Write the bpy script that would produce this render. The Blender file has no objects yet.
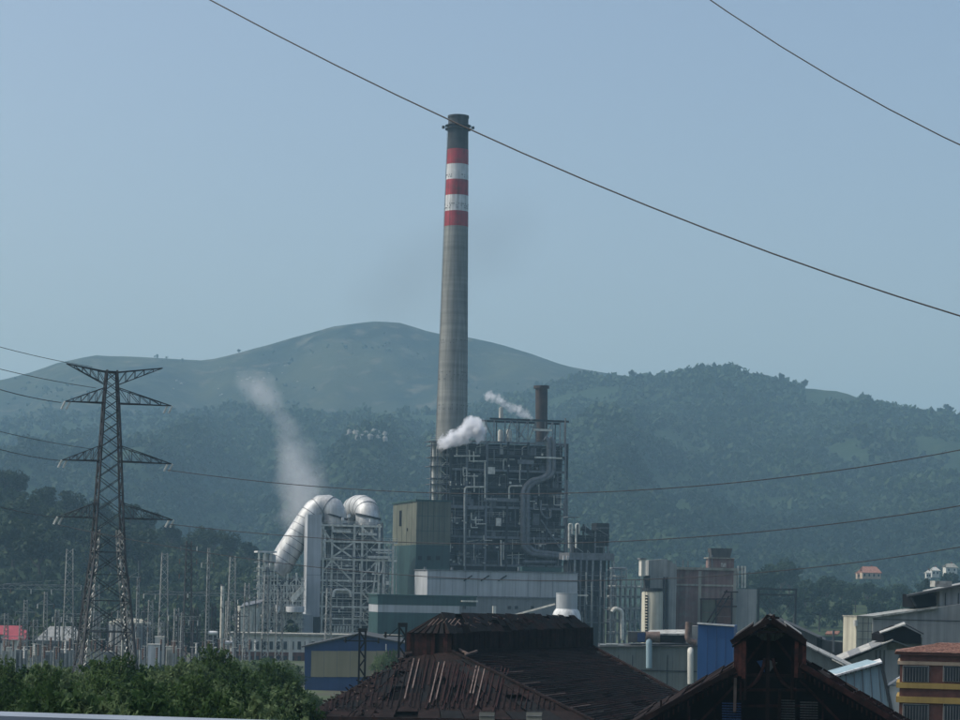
import bpy, math, random
import numpy as np
from mathutils import Vector, Matrix
random.seed(7); rng = np.random.default_rng(7)
R = math.radians
sc = bpy.context.scene
COL = sc.collection

# ------------------------------------------------------------------ camera
FPX, HX, HY, CZ, ROLL = 2320.0, 480.0, 585.0, 22.0, R(1.2)
cam = bpy.data.cameras.new('camera'); camo = bpy.data.objects.new('camera', cam); COL.objects.link(camo)
cam.sensor_fit = 'HORIZONTAL'; cam.sensor_width = 36; cam.lens = 36 * FPX / 960
cam.shift_y = (HY - 360) / 960; cam.clip_start = 0.5; cam.clip_end = 30000
camo.matrix_world = Matrix.Translation((0, 0, CZ)) @ (Matrix.Rotation(math.pi / 2, 4, 'X') @ Matrix.Rotation(ROLL, 4, 'Z'))
sc.camera = camo

# ------------------------------------------------------------------ light
SUN_AZ, SUN_EL = -90.0, 50.0
world = bpy.data.worlds.new('World'); sc.world = world; world.use_nodes = True
wn = world.node_tree
sky = wn.nodes.new('ShaderNodeTexSky'); sky.sky_type = 'NISHITA'; sky.sun_disc = False
sky.sun_elevation = R(SUN_EL); sky.sun_rotation = R(SUN_AZ); sky.altitude = 200
sky.air_density = 1.0; sky.dust_density = 4.8; sky.ozone_density = 0.1
wn.links.new(sky.outputs[0], wn.nodes['Background'].inputs[0])
wn.nodes['Background'].inputs[1].default_value = 0.11
sl = bpy.data.lights.new('sun', 'SUN'); sl.energy = 2.0; sl.angle = R(0.5); sl.color = (1, .95, .87)
so = bpy.data.objects.new('sun', sl); COL.objects.link(so)
sd = Vector((math.sin(R(SUN_AZ)) * math.cos(R(SUN_EL)), math.cos(R(SUN_AZ)) * math.cos(R(SUN_EL)), math.sin(R(SUN_EL))))
so.rotation_euler = sd.to_track_quat('Z', 'Y').to_euler(); so.location = (-50, 0, 120)
sc.view_settings.view_transform = 'Standard'; sc.view_settings.look = 'None'
sc.view_settings.gamma = 1; sc.view_settings.use_curve_mapping = False
sc.view_settings.exposure = 0.48
sc.render.engine = 'CYCLES'
cy = sc.cycles
cy.use_denoising = True
cy.max_bounces = 6; cy.diffuse_bounces = 2; cy.glossy_bounces = 2; cy.transmission_bounces = 2
cy.volume_bounces = 5; cy.transparent_max_bounces = 4
cy.caustics_reflective = False; cy.caustics_refractive = False

# ------------------------------------------------------------------ helpers
CR, SR = math.cos(ROLL), math.sin(ROLL)
def ray(px, py):
    X, Y = px - HX, py - HY
    x = X * CR + Y * SR; y = -X * SR + Y * CR
    return Vector((x / FPX, 1, -y / FPX))
def W(px, py, d):
    r = ray(px, py); return Vector((r.x * d, d, CZ + r.z * d))

class Frame:
    """A vertical reference plane in plan: origin, direction u along the front, v to the back."""
    def __init__(s, px, d, yaw=0.0, py=640):
        p = W(px, py, d); s.o = Vector((p.x, p.y, 0)); a = R(yaw); s.yaw = a
        s.u = Vector((math.cos(a), math.sin(a), 0)); s.v = Vector((-math.sin(a), math.cos(a), 0))
    def st(s, px, py, t=0.0):
        r = ray(px, py); c = Vector((0, 0, CZ)) - s.o
        l = (t - c.dot(s.v)) / r.dot(s.v); p = Vector((0, 0, CZ)) + r * l
        return (p - s.o).dot(s.u), p.z
    def S(s, px, t=0.0, py=600): return s.st(px, py, t)[0]
    def Z(s, py, px=None, t=0.0):
        return s.st(px if px is not None else HX, py, t)[1]
    def P(s, a, t, z): return s.o + s.u * a + s.v * t + Vector((0, 0, z))
    def Q(s, px, py, t=0.0):
        a, z = s.st(px, py, t); return s.P(a, t, z)

def base_of(o):
    b = Vector((0, 0, 0))
    while o is not None:
        b += o.location; o = o.parent
    return b

class MB:
    def __init__(s): s.v = []; s.f = []
    def add(s, vs, fs):
        n = len(s.v); s.v += [tuple(p) for p in vs]; s.f += [tuple(i + n for i in f) for f in fs]; return s
    BF = [(0, 3, 2, 1), (4, 5, 6, 7), (0, 1, 5, 4), (1, 2, 6, 5), (2, 3, 7, 6), (3, 0, 4, 7)]
    def hexa(s, a): return s.add(a, MB.BF)
    def box(s, F, s0, s1, t0, t1, z0, z1):
        s0, s1 = min(s0, s1), max(s0, s1); z0, z1 = min(z0, z1), max(z0, z1)
        return s.hexa([F.P(s0, t0, z0), F.P(s1, t0, z0), F.P(s1, t1, z0), F.P(s0, t1, z0),
                       F.P(s0, t0, z1), F.P(s1, t0, z1), F.P(s1, t1, z1), F.P(s0, t1, z1)])
    def pbox(s, F, x0, y0, x1, y1, t0, t1):
        a, z1 = F.st(x0, y0, t0); b, z0 = F.st(x1, y1, t0)
        a = F.st(x0, (y0 + y1) / 2, t0)[0]; b = F.st(x1, (y0 + y1) / 2, t0)[0]
        z1 = F.st((x0 + x1) / 2, y0, t0)[1]; z0 = F.st((x0 + x1) / 2, y1, t0)[1]
        return s.box(F, a, b, t0, t1, z0, z1)
    def bar(s, p, q, w, h=None):
        p, q = Vector(p), Vector(q); d = q - p
        if d.length < 1e-6: return s
        h = h or w; d.normalize()
        a = d.cross(Vector((0, 0, 1)))
        a = Vector((1, 0, 0)) if a.length < 1e-3 else a.normalized()
        b = a.cross(d).normalized(); a = a * w / 2; b = b * h / 2
        return s.hexa([p - a - b, p + a - b, p + a + b, p - a + b, q - a - b, q + a - b, q + a + b, q - a + b])
    def tube(s, pts, r, n=8, cap=True):
        pts = [Vector(p) for p in pts]; m = len(pts); rs = r if hasattr(r, '__len__') else [r] * m
        base = len(s.v); prev = None
        for i, p in enumerate(pts):
            d = (pts[min(i + 1, m - 1)] - pts[max(i - 1, 0)]).normalized()
            if prev is None:
                a = d.cross(Vector((0, 1, 0.01)))
                a = Vector((1, 0, 0)) if a.length < 1e-3 else a.normalized()
            else:
                a = (prev - d * prev.dot(d)).normalized()
            prev = a; b = d.cross(a)
            for k in range(n):
                th = 2 * math.pi * k / n
                s.v.append(tuple(p + (a * math.cos(th) + b * math.sin(th)) * rs[i]))
        for i in range(m - 1):
            for k in range(n):
                k2 = (k + 1) % n
                s.f.append((base + i * n + k, base + i * n + k2, base + (i + 1) * n + k2, base + (i + 1) * n + k))
        if cap:
            s.f.append(tuple(base + k for k in reversed(range(n)))); s.f.append(tuple(base + (m - 1) * n + k for k in range(n)))
        return s
    def cyl(s, c, r, z0, z1, n=16, r1=None):
        r1 = r if r1 is None else r1
        return s.tube([(c.x, c.y, z0), (c.x, c.y, z1)], [r, r1], n)
    def lathe(s, c, prof, n=24):
        base = len(s.v); m = len(prof)
        for (r, z) in prof:
            for k in range(n):
                th = 2 * math.pi * k / n; s.v.append((c.x + r * math.cos(th), c.y + r * math.sin(th), z))
        for i in range(m - 1):
            for k in range(n):
                k2 = (k + 1) % n
                s.f.append((base + i * n + k, base + i * n + k2, base + (i + 1) * n + k2, base + (i + 1) * n + k))
        s.f.append(tuple(base + k for k in reversed(range(n)))); s.f.append(tuple(base + (m - 1) * n + k for k in range(n)))
        return s
    def prism(s, F, poly, t0, t1):
        """poly: list of (s, z) counter-clockwise seen from the front; extruded from t0 to t1"""
        n = len(poly); b = [F.P(a, t0, z) for a, z in poly] + [F.P(a, t1, z) for a, z in poly]
        return s.add(b, [tuple(range(n)), tuple(reversed(range(n, 2 * n)))] + [((i + 1) % n, i, n + i, n + (i + 1) % n) for i in range(n)])
    def slab(s, q, th):
        """thin plate from 4 corner points with thickness th downwards"""
        q = [Vector(p) for p in q]; nrm = (q[1] - q[0]).cross(q[3] - q[0]).normalized()
        if nrm.z < 0: nrm = -nrm
        lo = [p - nrm * th for p in q]; return s.hexa(lo + q)
    def build(s, name, mat, parent=None, smooth=False, **props):
        b = base_of(parent) if parent else Vector((0, 0, 0))
        me = bpy.data.meshes.new(name)
        v = np.array(s.v, dtype=float) - np.array(b)
        me.from_pydata(v.tolist(), [], s.f); me.update()
        import bmesh
        bm = bmesh.new(); bm.from_mesh(me); bmesh.ops.recalc_face_normals(bm, faces=bm.faces); bm.to_mesh(me); bm.free()
        if smooth:
            me.polygons.foreach_set('use_smooth', [True] * len(me.polygons))
            try: me.set_sharp_from_angle(angle=R(40))
            except Exception: pass
        me.materials.append(M(mat) if isinstance(mat, str) else mat)
        o = bpy.data.objects.new(name, me); COL.objects.link(o)
        if parent: o.parent = parent
        for k, val in props.items(): o[k] = val
        return o

def thing(name, label, cat, loc, group=None):
    o = bpy.data.objects.new(name, None); COL.objects.link(o); o.location = loc
    o.empty_display_size = 0.5; o['label'] = label; o['category'] = cat
    if group: o['group'] = group
    return o
def tag(o, label, cat, group=None, kind=None):
    o['label'] = label; o['category'] = cat
    if group: o['group'] = group
    if kind: o['kind'] = kind
    return o
def structure(o): o['kind'] = 'structure'; return o

def raw_mesh(name, verts, faces, mat, attr=None):
    """verts (n,3), faces (m,4) numpy"""
    me = bpy.data.meshes.new(name); n = len(verts); m = len(faces); k = faces.shape[1]
    me.vertices.add(n); me.vertices.foreach_set('co', np.asarray(verts, dtype=np.float32).ravel())
    me.loops.add(m * k); me.loops.foreach_set('vertex_index', faces.astype(np.int32).ravel())
    me.polygons.add(m); me.polygons.foreach_set('loop_start', np.arange(0, m * k, k, dtype=np.int32))
    me.polygons.foreach_set('loop_total', np.full(m, k, dtype=np.int32))
    if attr is not None:
        a = me.attributes.new('tone', 'FLOAT', 'POINT'); a.data.foreach_set('value', np.asarray(attr, dtype=np.float32))
    me.update(calc_edges=True); me.validate()
    if mat is not None: me.materials.append(M(mat))
    return me

# ------------------------------------------------------------------ materials
_m = {}
def M(n):
    if n not in _m: raise KeyError(n)
    return _m[n]
def mat(name, col, rough=.7, metal=0.0, var=.18, scale=.35, streak=.25, rib=0.0, ribf=12.0, col2=None, mix=.5, bump=0.0, bscale=6.0, spec=.3, lift=0.0):
    m = bpy.data.materials.new(name); m.use_nodes = True; nt = m.node_tree; N = nt.nodes; L = nt.links
    b = N['Principled BSDF']; b.inputs['Roughness'].default_value = rough; b.inputs['Metallic'].default_value = metal
    b.inputs['Specular IOR Level'].default_value = spec
    tc = N.new('ShaderNodeTexCoord'); co = tc.outputs['Object']
    n1 = N.new('ShaderNodeTexNoise'); n1.inputs['Scale'].default_value = scale; n1.inputs['Detail'].default_value = 6; L.new(co, n1.inputs['Vector'])
    mp = N.new('ShaderNodeMapping'); mp.inputs['Scale'].default_value = (1.3, 1.3, .06); L.new(co, mp.inputs['Vector'])
    n2 = N.new('ShaderNodeTexNoise'); n2.inputs['Scale'].default_value = .9; n2.inputs['Detail'].default_value = 5; L.new(mp.outputs[0], n2.inputs['Vector'])
    r1 = N.new('ShaderNodeMapRange'); r1.inputs[1].default_value = .3; r1.inputs[2].default_value = .7
    r1.inputs[3].default_value = 1 - var; r1.inputs[4].default_value = 1 + var; L.new(n1.outputs[0], r1.inputs[0])
    r2 = N.new('ShaderNodeMapRange'); r2.inputs[1].default_value = .35; r2.inputs[2].default_value = .72
    r2.inputs[3].default_value = 1.0 + streak * .3; r2.inputs[4].default_value = 1 - streak; L.new(n2.outputs[0], r2.inputs[0])
    mu = N.new('ShaderNodeMath'); mu.operation = 'MULTIPLY'; L.new(r1.outputs[0], mu.inputs[0]); L.new(r2.outputs[0], mu.inputs[1])
    if lift:
        mp2 = N.new('ShaderNodeMapping'); mp2.inputs['Scale'].default_value = (.02, .02, .55); L.new(co, mp2.inputs['Vector'])
        n4 = N.new('ShaderNodeTexNoise'); n4.inputs['Scale'].default_value = 1.0; n4.inputs['Detail'].default_value = 3; L.new(mp2.outputs[0], n4.inputs['Vector'])
        r4 = N.new('ShaderNodeMapRange'); r4.inputs[1].default_value = .35; r4.inputs[2].default_value = .65; r4.inputs[3].default_value = 1 - lift; r4.inputs[4].default_value = 1 + lift; L.new(n4.outputs[0], r4.inputs[0])
        m4 = N.new('ShaderNodeMath'); m4.operation = 'MULTIPLY'; L.new(mu.outputs[0], m4.inputs[0]); L.new(r4.outputs[0], m4.inputs[1]); mu = m4
    if col2:
        mx = N.new('ShaderNodeMix'); mx.data_type = 'RGBA'
        mx.inputs[6].default_value = (*col, 1); mx.inputs[7].default_value = (*col2, 1)
        n3 = N.new('ShaderNodeTexNoise'); n3.inputs['Scale'].default_value = scale * 2.3; n3.inputs['Detail'].default_value = 8; L.new(co, n3.inputs['Vector'])
        r3 = N.new('ShaderNodeMapRange'); r3.inputs[1].default_value = mix - .1; r3.inputs[2].default_value = mix + .1; L.new(n3.outputs[0], r3.inputs[0]); L.new(r3.outputs[0], mx.inputs[0])
        src = mx.outputs[2]
    else:
        rg = N.new('ShaderNodeRGB'); rg.outputs[0].default_value = (*col, 1); src = rg.outputs[0]
    vm = N.new('ShaderNodeVectorMath'); vm.operation = 'SCALE'; L.new(src, vm.inputs[0]); L.new(mu.outputs[0], vm.inputs['Scale'])
    L.new(vm.outputs[0], b.inputs['Base Color'])
    hsrc = None
    if rib:
        wv = N.new('ShaderNodeTexWave'); wv.bands_direction = 'X'; wv.inputs['Scale'].default_value = ribf / 6.283; wv.inputs['Distortion'].default_value = .0
        L.new(co, wv.inputs['Vector']); hsrc = (wv.outputs['Fac'], rib)
    elif bump:
        nb = N.new('ShaderNodeTexNoise'); nb.inputs['Scale'].default_value = bscale; nb.inputs['Detail'].default_value = 8; L.new(co, nb.inputs['Vector']); hsrc = (nb.outputs[0], bump)
    if hsrc:
        bp = N.new('ShaderNodeBump'); bp.inputs['Strength'].default_value = .8; bp.inputs['Distance'].default_value = hsrc[1]
        L.new(hsrc[0], bp.inputs['Height']); L.new(bp.outputs[0], b.inputs['Normal'])
    _m[name] = m; return m
mat('concrete', (.27, .27, .235), .9, var=.22, scale=.12, streak=.35, bump=.03, bscale=1.5)
mat('chimney_shaft', (.225, .235, .22), .92, var=.18, scale=.05, streak=.35, lift=.13, bump=.05, bscale=.8)
mat('sooty_concrete', (.045, .05, .055), .9, var=.3, streak=.4)
mat('red_paint', (.33, .035, .05), .7, var=.2, streak=.4, col2=(.25, .06, .065), mix=.6)
mat('white_paint', (.60, .62, .62), .7, var=.12, streak=.4)
mat('dark_steel', (.022, .027, .033), .6, .1, var=.3, scale=.8, streak=.3)
mat('soot_steel', (.010, .012, .014), .7, .1, var=.3)
mat('dark_cladding', (.011, .014, .018), .7, var=.35, scale=.3, streak=.4, rib=.05)
mat('grey_steel', (.15, .163, .176), .55, .2, var=.25, scale=.9, streak=.3)
mat('pale_steel', (.62, .61, .54), .5, .2, var=.25, scale=.9, streak=.3)
mat('galvanised', (.28, .30, .30), .5, .5, var=.3, scale=1.5, streak=.25)
mat('mast_steel', (.27, .28, .27), .5, .3, var=.5, scale=1.6, streak=.3)
mat('pylon_steel', (.055, .062, .07), .6, .3, var=.4, scale=1.2, streak=.3)
mat('silver_duct', (.46, .48, .48), .55, .35, var=.2, scale=.3, streak=.3)
mat('grey_cladding', (.40, .43, .45), .6, .1, var=.12, scale=.15, streak=.22, rib=.04)
mat('grey_green_cladding', (.15, .175, .17), .7, .05, var=.12, scale=.2, streak=.2, rib=.04)
mat('lower_cladding', (.20, .215, .22), .7, .05, var=.1, scale=.2, streak=.2, rib=.04)
mat('olive_cladding', (.125, .135, .10), .7, .05, var=.16, scale=.2, streak=.32, rib=.04)
mat('teal_cladding', (.022, .062, .062), .65, .05, var=.2, scale=.2, streak=.3, rib=.04)
mat('teal_roof', (.02, .06, .055), .7, var=.15)
mat('brown_stack', (.05, .038, .035), .7, .1, var=.3, streak=.4)
mat('rust', (.038, .0155, .014), .9, var=.35, scale=1.2, streak=.4, spec=.1, col2=(.018, .010, .010), mix=.52, bump=.02)
mat('rust_dark', (.012, .0080, .0078), .9, var=.4, scale=1.0, streak=.4, spec=.1, col2=(.020, .0105, .0095), mix=.56, bump=.02)  # darkened rust; shade of the ruin roofs is put into the colour
mat('rust_bright', (.095, .036, .030), .9, var=.35, scale=1.5, streak=.4, spec=.1, col2=(.05, .022, .02), mix=.5)
mat('shaded_sheet', (.0065, .007, .008), .85, var=.4, scale=1.0, streak=.4, spec=.12)  # near-black roof sheet with its shade put into the base colour
mat('rust_pale', (.15, .11, .095), .75, .1, var=.4, scale=1.4, streak=.3)
mat('void', (.006, .006, .007), .95, var=.2, spec=.05)  # near-black; paints shade inside openings and under the ruin roofs
mat('blue_paint', (.018, .075, .21), .55, var=.08, scale=.3, streak=.12)
mat('shed_blue', (.018, .05, .14), .65, var=.1, scale=.3, streak=.15, rib=.03)
mat('shed_beige', (.24, .225, .15), .75, var=.07, scale=.2, streak=.12, rib=.03)
mat('brick', (.13, .058, .045), .9, var=.25, scale=1.5, streak=.2, bump=.01, bscale=12)
mat('ochre', (.32, .23, .07), .8, var=.12, streak=.25)
mat('buff', (.42, .33, .24), .85, var=.12, streak=.25)
mat('roof_tile', (.20, .09, .065), .85, var=.4, scale=2.5, streak=.1, col2=(.34, .21, .16), mix=.55, rib=.06, ribf=25)
mat('house_roof', (.30, .15, .11), .85, var=.2, scale=.8)
mat('plum_concrete', (.19, .125, .12), .9, var=.22, scale=.25, streak=.4, col2=(.19, .165, .15), mix=.58, bump=.03)
mat('cream', (.42, .41, .33), .7, var=.12, streak=.35)
mat('offwhite', (.55, .55, .50), .75, var=.12, streak=.3)
mat('pale_blue', (.26, .37, .42), .7, var=.1, streak=.25, rib=.02)
mat('weathered_sheet', (.44, .45, .42), .65, .1, var=.22, scale=.5, streak=.3, rib=.04, col2=(.22, .22, .20), mix=.58)
mat('dark_sheet', (.06, .066, .068), .75, var=.25, scale=.4, streak=.3, rib=.04)
mat('grey_wall', (.26, .275, .27), .8, var=.14, scale=.25, streak=.3)
mat('red_roof', (.30, .055, .075), .7, var=.12, streak=.15)
mat('glass', (.03, .04, .05), .15, var=.2, spec=.6)
mat('grey_glass', (.12, .13, .12), .35, var=.2, spec=.6)
mat('porcelain', (.62, .62, .58), .35, var=.1, spec=.5)
mat('brown_porcelain', (.12, .07, .05), .35, var=.1, spec=.5)
mat('cable_black', (.03, .033, .038), .6, var=.2)
mat('bark', (.06, .05, .04), .9, var=.3, scale=2)
mat('gravel', (.16, .155, .14), .95, var=.25, scale=.3, streak=0)
mat('asphalt', (.05, .05, .052), .9, var=.2)
mat('parapet_blue', (.33, .38, .44), .5, .3, var=.12, scale=1.5)
mat('ground_soil', (.045, .045, .035), .95, var=.35, scale=.02, streak=0, col2=(.05, .075, .03), mix=.5)
mat('rock', (.25, .245, .225), .9, var=.2, scale=.1, streak=.1)

def leafmat(name, c1, c2, trans=.25):
    m = bpy.data.materials.new(name); m.use_nodes = True; nt = m.node_tree; N = nt.nodes; L = nt.links
    b = N['Principled BSDF']; b.inputs['Roughness'].default_value = .6; b.inputs['Specular IOR Level'].default_value = .08
    g = N.new('ShaderNodeNewGeometry'); oi = N.new('ShaderNodeObjectInfo'); at = N.new('ShaderNodeAttribute'); at.attribute_name = 'tone'
    a1 = N.new('ShaderNodeMath'); a1.operation = 'MULTIPLY_ADD'; a1.inputs[1].default_value = .2; L.new(g.outputs['Random Per Island'], a1.inputs[0])
    a2 = N.new('ShaderNodeMath'); a2.operation = 'MULTIPLY_ADD'; a2.inputs[1].default_value = .6; L.new(oi.outputs['Random'], a2.inputs[0]); L.new(at.outputs['Fac'], a2.inputs[2])
    L.new(a2.outputs[0], a1.inputs[2])
    mx = N.new('ShaderNodeMix'); mx.data_type = 'RGBA'; mx.inputs[6].default_value = (*c1, 1); mx.inputs[7].default_value = (*c2, 1); L.new(a1.outputs[0], mx.inputs[0])
    L.new(mx.outputs[2], b.inputs['Base Color'])
    t = N.new('ShaderNodeBsdfTranslucent'); L.new(mx.outputs[2], t.inputs[0])
    ms = N.new('ShaderNodeMixShader'); ms.inputs[0].default_value = trans
    L.new(b.outputs[0], ms.inputs[1]); L.new(t.outputs[0], ms.inputs[2]); L.new(ms.outputs[0], N['Material Output'].inputs[0])
    _m[name] = m
leafmat('leaf_bush', (.014, .044, .017), (.092, .150, .052), .4)
leafmat('leaf_willow', (.070, .120, .055), (.200, .265, .130), .4)
leafmat('leaf_dark', (.014, .030, .012), (.040, .070, .024), .2)
leafmat('leaf_far', (.010, .024, .013), (.032, .058, .026), .15)
leafmat('leaf_mid', (.009, .020, .010), (.034, .056, .022), .15)

def terrain_mat(name, a, b, c, s=.004, pos=.5):
    m = bpy.data.materials.new(name); m.use_nodes = True; nt = m.node_tree; N = nt.nodes; L = nt.links
    p = N['Principled BSDF']; p.inputs['Roughness'].default_value = .95; p.inputs['Specular IOR Level'].default_value = .1
    tc = N.new('ShaderNodeTexCoord')
    n1 = N.new('ShaderNodeTexNoise'); n1.inputs['Scale'].default_value = s; n1.inputs['Detail'].default_value = 9; n1.inputs['Roughness'].default_value = .62; L.new(tc.outputs['Object'], n1.inputs[0])
    n2 = N.new('ShaderNodeTexNoise'); n2.inputs['Scale'].default_value = s * 5; n2.inputs['Detail'].default_value = 8; L.new(tc.outputs['Object'], n2.inputs[0])
    r1 = N.new('ShaderNodeMapRange'); r1.inputs[1].default_value = pos - .12; r1.inputs[2].default_value = pos + .12; L.new(n1.outputs[0], r1.inputs[0])
    r2 = N.new('ShaderNodeMapRange'); r2.inputs[1].default_value = .55; r2.inputs[2].default_value = .72; L.new(n2.outputs[0], r2.inputs[0])
    x1 = N.new('ShaderNodeMix'); x1.data_type = 'RGBA'; x1.inputs[6].default_value = (*a, 1); x1.inputs[7].default_value = (*b, 1); L.new(r1.outputs[0], x1.inputs[0])
    x2 = N.new('ShaderNodeMix'); x2.data_type = 'RGBA'; x2.inputs[7].default_value = (*c, 1); L.new(x1.outputs[2], x2.inputs[6]); L.new(r2.outputs[0], x2.inputs[0])
    L.new(x2.outputs[2], p.inputs['Base Color'])
    bp = N.new('ShaderNodeBump'); bp.inputs['Distance'].default_value = 6; bp.inputs['Strength'].default_value = .7; L.new(n2.outputs[0], bp.inputs['Height']); L.new(bp.outputs[0], p.inputs['Normal'])
    _m[name] = m
terrain_mat('moor', (.038, .044, .020), (.004, .011, .005), (.085, .078, .054), .0055)
terrain_mat('wood_floor', (.014, .029, .013), (.019, .036, .016), (.028, .043, .020), .008)
terrain_mat('field', (.028, .046, .018), (.038, .054, .022), (.024, .036, .015), .012)

# ------------------------------------------------------------------ ground and hills
def vnoise(x, y, seed=0, oct=4):
    x = np.asarray(x, float); y = np.asarray(y, float); out = np.zeros(np.broadcast(x, y).shape); amp = 1.0; tot = 0
    r = np.random.default_rng(100 + seed)
    for o in range(oct):
        T = r.random((64, 64)); xi = np.floor(x).astype(int); yi = np.floor(y).astype(int); fx = x - xi; fy = y - yi
        fx = fx * fx * (3 - 2 * fx); fy = fy * fy * (3 - 2 * fy); a, b, c, d = xi % 64, (xi + 1) % 64, yi % 64, (yi + 1) % 64
        out += amp * ((T[a, c] * (1 - fx) + T[b, c] * fx) * (1 - fy) + (T[a, d] * (1 - fx) + T[b, d] * fx) * fy)
        tot += amp; amp *= .5; x = x * 2.03 + 5.1; y = y * 2.03 + 1.7
    return out / tot
def sstep(a, b, x):
    t = np.clip((x - a) / (b - a), 0, 1); return t * t * (3 - 2 * t)
def gz(x, y):
    return 12.0 * (1 - sstep(70, 430, np.asarray(y, float))) + 0 * np.asarray(x, float)
def sheet(name, xs, ys, fz, material):
    X, Y = np.meshgrid(xs, ys); Z = fz(X, Y); V = np.stack([X, Y, Z], -1).reshape(-1, 3)
    nx, ny = len(xs), len(ys); i = np.arange(nx - 1)[None, :] + nx * np.arange(ny - 1)[:, None]; i = i.ravel()
    F = np.stack([i, i + 1, i + nx + 1, i + nx], -1)
    me = raw_mesh(name, V, F, material); me.polygons.foreach_set('use_smooth', [True] * len(me.polygons))
    o = bpy.data.objects.new(name, me); COL.objects.link(o); return structure(o)
sheet('ground', np.concatenate([[-7000, -4500, -2500], np.linspace(-1200, 1200, 60), [2500, 4500, 7000]]),
      np.concatenate([np.linspace(-400, 900, 120), [1200, 1800, 3000, 5000, 8000]]), gz, 'ground_soil')

class Hill:
    def __init__(s, prof, yc, y0, yb, drop, seed, amp, power=1.0):
        pts = [W(px, py, yc) for px, py in prof]; s.xs = np.array([p.x for p in pts]); s.zs = np.array([p.z for p in pts]) - drop
        s.yc, s.y0, s.yb, s.seed, s.amp, s.power = yc, y0, yb, seed, amp, power
    def crest(s, x):
        w = abs(s.xs[-1] - s.xs[0])
        z = np.interp(x, s.xs, s.zs)
        out = np.where(x < s.xs[0], s.xs[0] - x, np.where(x > s.xs[-1], x - s.xs[-1], 0))
        return z + 5.0 * (vnoise(x / 38., 0 * x + 7.7, s.seed + 60) - .5) + z * (- .35 * sstep(0, 1.2 * w, out)) + 30 * np.minimum(1, out / w) * (vnoise(x / 300., 0 * x + 3.3, s.seed + 50) - .5)
    def z(s, x, y):
        x = np.asarray(x, float); y = np.asarray(y, float)
        wob = (vnoise(x / 260., y / 5000., s.seed + 9) - .5) * .35 * (s.yc - s.y0)
        t = np.clip((y - s.y0 - wob * (1 - sstep(s.y0, s.yc, y))) / (s.yc - s.y0), -.2, None)
        f = np.where(y <= s.yc, np.sign(t) * np.abs(np.minimum(t, 1)) ** s.power, 1 - .6 * sstep(s.yc, s.yb, y))
        n = (.55 * (vnoise(x / 190., y / 240., s.seed) - .5) + 1.1 * (vnoise(x / 120. + .35 * vnoise(y / 200., x / 300., s.seed + 4), y / 900., s.seed + 5, 3) - .5)) * s.amp * np.clip(np.sin(np.pi * np.clip(t, 0, 1)) ** .7, 0, 1)
        return s.crest(x) * f + n - 4 * (t <= 0)
mountain = Hill([(-250, 420), (-100, 392), (0, 380), (30, 372), (60, 362), (95, 355), (150, 357), (207, 360), (240, 352), (290, 338), (330, 327),
                 (370, 321), (400, 323), (435, 333), (470, 337), (500, 344), (540, 357), (575, 368), (640, 378), (720, 384), (850, 400), (960, 430), (1200, 450)],
                4500, 3250, 7400, 0, 1, 120)
wood = Hill([(-250, 428), (-100, 422), (0, 418), (60, 411), (160, 410), (250, 405), (330, 409), (400, 409), (440, 410), (480, 404), (520, 393), (550, 382), (575, 373), (592, 373),
             (610, 375), (632, 375), (655, 375), (680, 372), (705, 367), (730, 365), (750, 370), (772, 376), (795, 382), (815, 383), (840, 386), (858, 393),
             (880, 402), (910, 407), (940, 411), (960, 416), (1050, 430), (1200, 450)], 3700, 1900, 5200, 8.0, 2, 150)
near_hill = Hill([(-260, 440), (-120, 452), (0, 466), (20, 482), (45, 498), (75, 492), (110, 505), (135, 506), (160, 520), (185, 532), (215, 536), (255, 546),
                  (300, 560), (360, 575), (430, 592), (520, 606), (640, 616)], 1300, 960, 1600, 10.0, 3, 8)
foot_hill = Hill([(480, 612), (600, 604), (690, 590), (745, 580), (775, 577), (800, 579), (850, 582), (900, 583), (960, 578), (1100, 570), (1300, 570)],
                 1480, 1080, 1800, 6.0, 4, 10)
sheet('mountain', np.linspace(-2800, 2800, 220), np.linspace(3200, 7400, 120), mountain.z, 'moor')
sheet('wooded_hill', np.linspace(-1950, 1950, 220), np.linspace(1850, 5200, 130), wood.z, 'wood_floor')
sheet('near_hill', np.linspace(-620, 130, 90), np.linspace(930, 1600, 60), near_hill.z, 'wood_floor')
sheet('foothill', np.linspace(0, 620, 80), np.linspace(1060, 1800, 60), foot_hill.z, 'field')

# ------------------------------------------------------------------ vegetation
def crown_cloud(n, rad, leaf, seed, lobes=9, hfac=1.0, rnd=.9):
    """n leaf quads on lobes spread through an ellipsoid; returns (n,4,3)"""
    r = np.random.default_rng(seed)
    c = r.normal(size=(lobes, 3)); c /= np.linalg.norm(c, axis=1)[:, None]; c *= (r.random(lobes) ** .5 * .72)[:, None]; c[0] = 0
    c *= np.array([rad, rad, rad * hfac]); lr = rad * (.30 + .22 * r.random(lobes)); lr[0] = rad * .55
    k = r.choice(lobes, n, p=lr ** 2 / np.sum(lr ** 2))
    d = r.normal(size=(n, 3)); d /= np.linalg.norm(d, axis=1)[:, None]
    p = c[k] + d * (lr[k] * (.62 + .45 * r.random(n)))[:, None]
    nn = d + rnd * r.normal(size=(n, 3)); nn /= np.linalg.norm(nn, axis=1)[:, None]
    a = np.cross(nn, r.normal(size=(n, 3))); a /= np.linalg.norm(a, axis=1)[:, None]; b = np.cross(nn, a)
    sz = leaf * (.55 + .9 * r.random(n))[:, None]; a = a * sz; b = b * sz * .7
    return np.stack([p - a * 1.0, p - b, p + a * 1.0, p + b], 1)
def join_quads(Q, name, material, tone=None):
    V = Q.reshape(-1, 3); F = np.arange(len(V)).reshape(-1, 4)
    return raw_mesh(name, V, F, material, None if tone is None else np.repeat(tone, 4))
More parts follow.
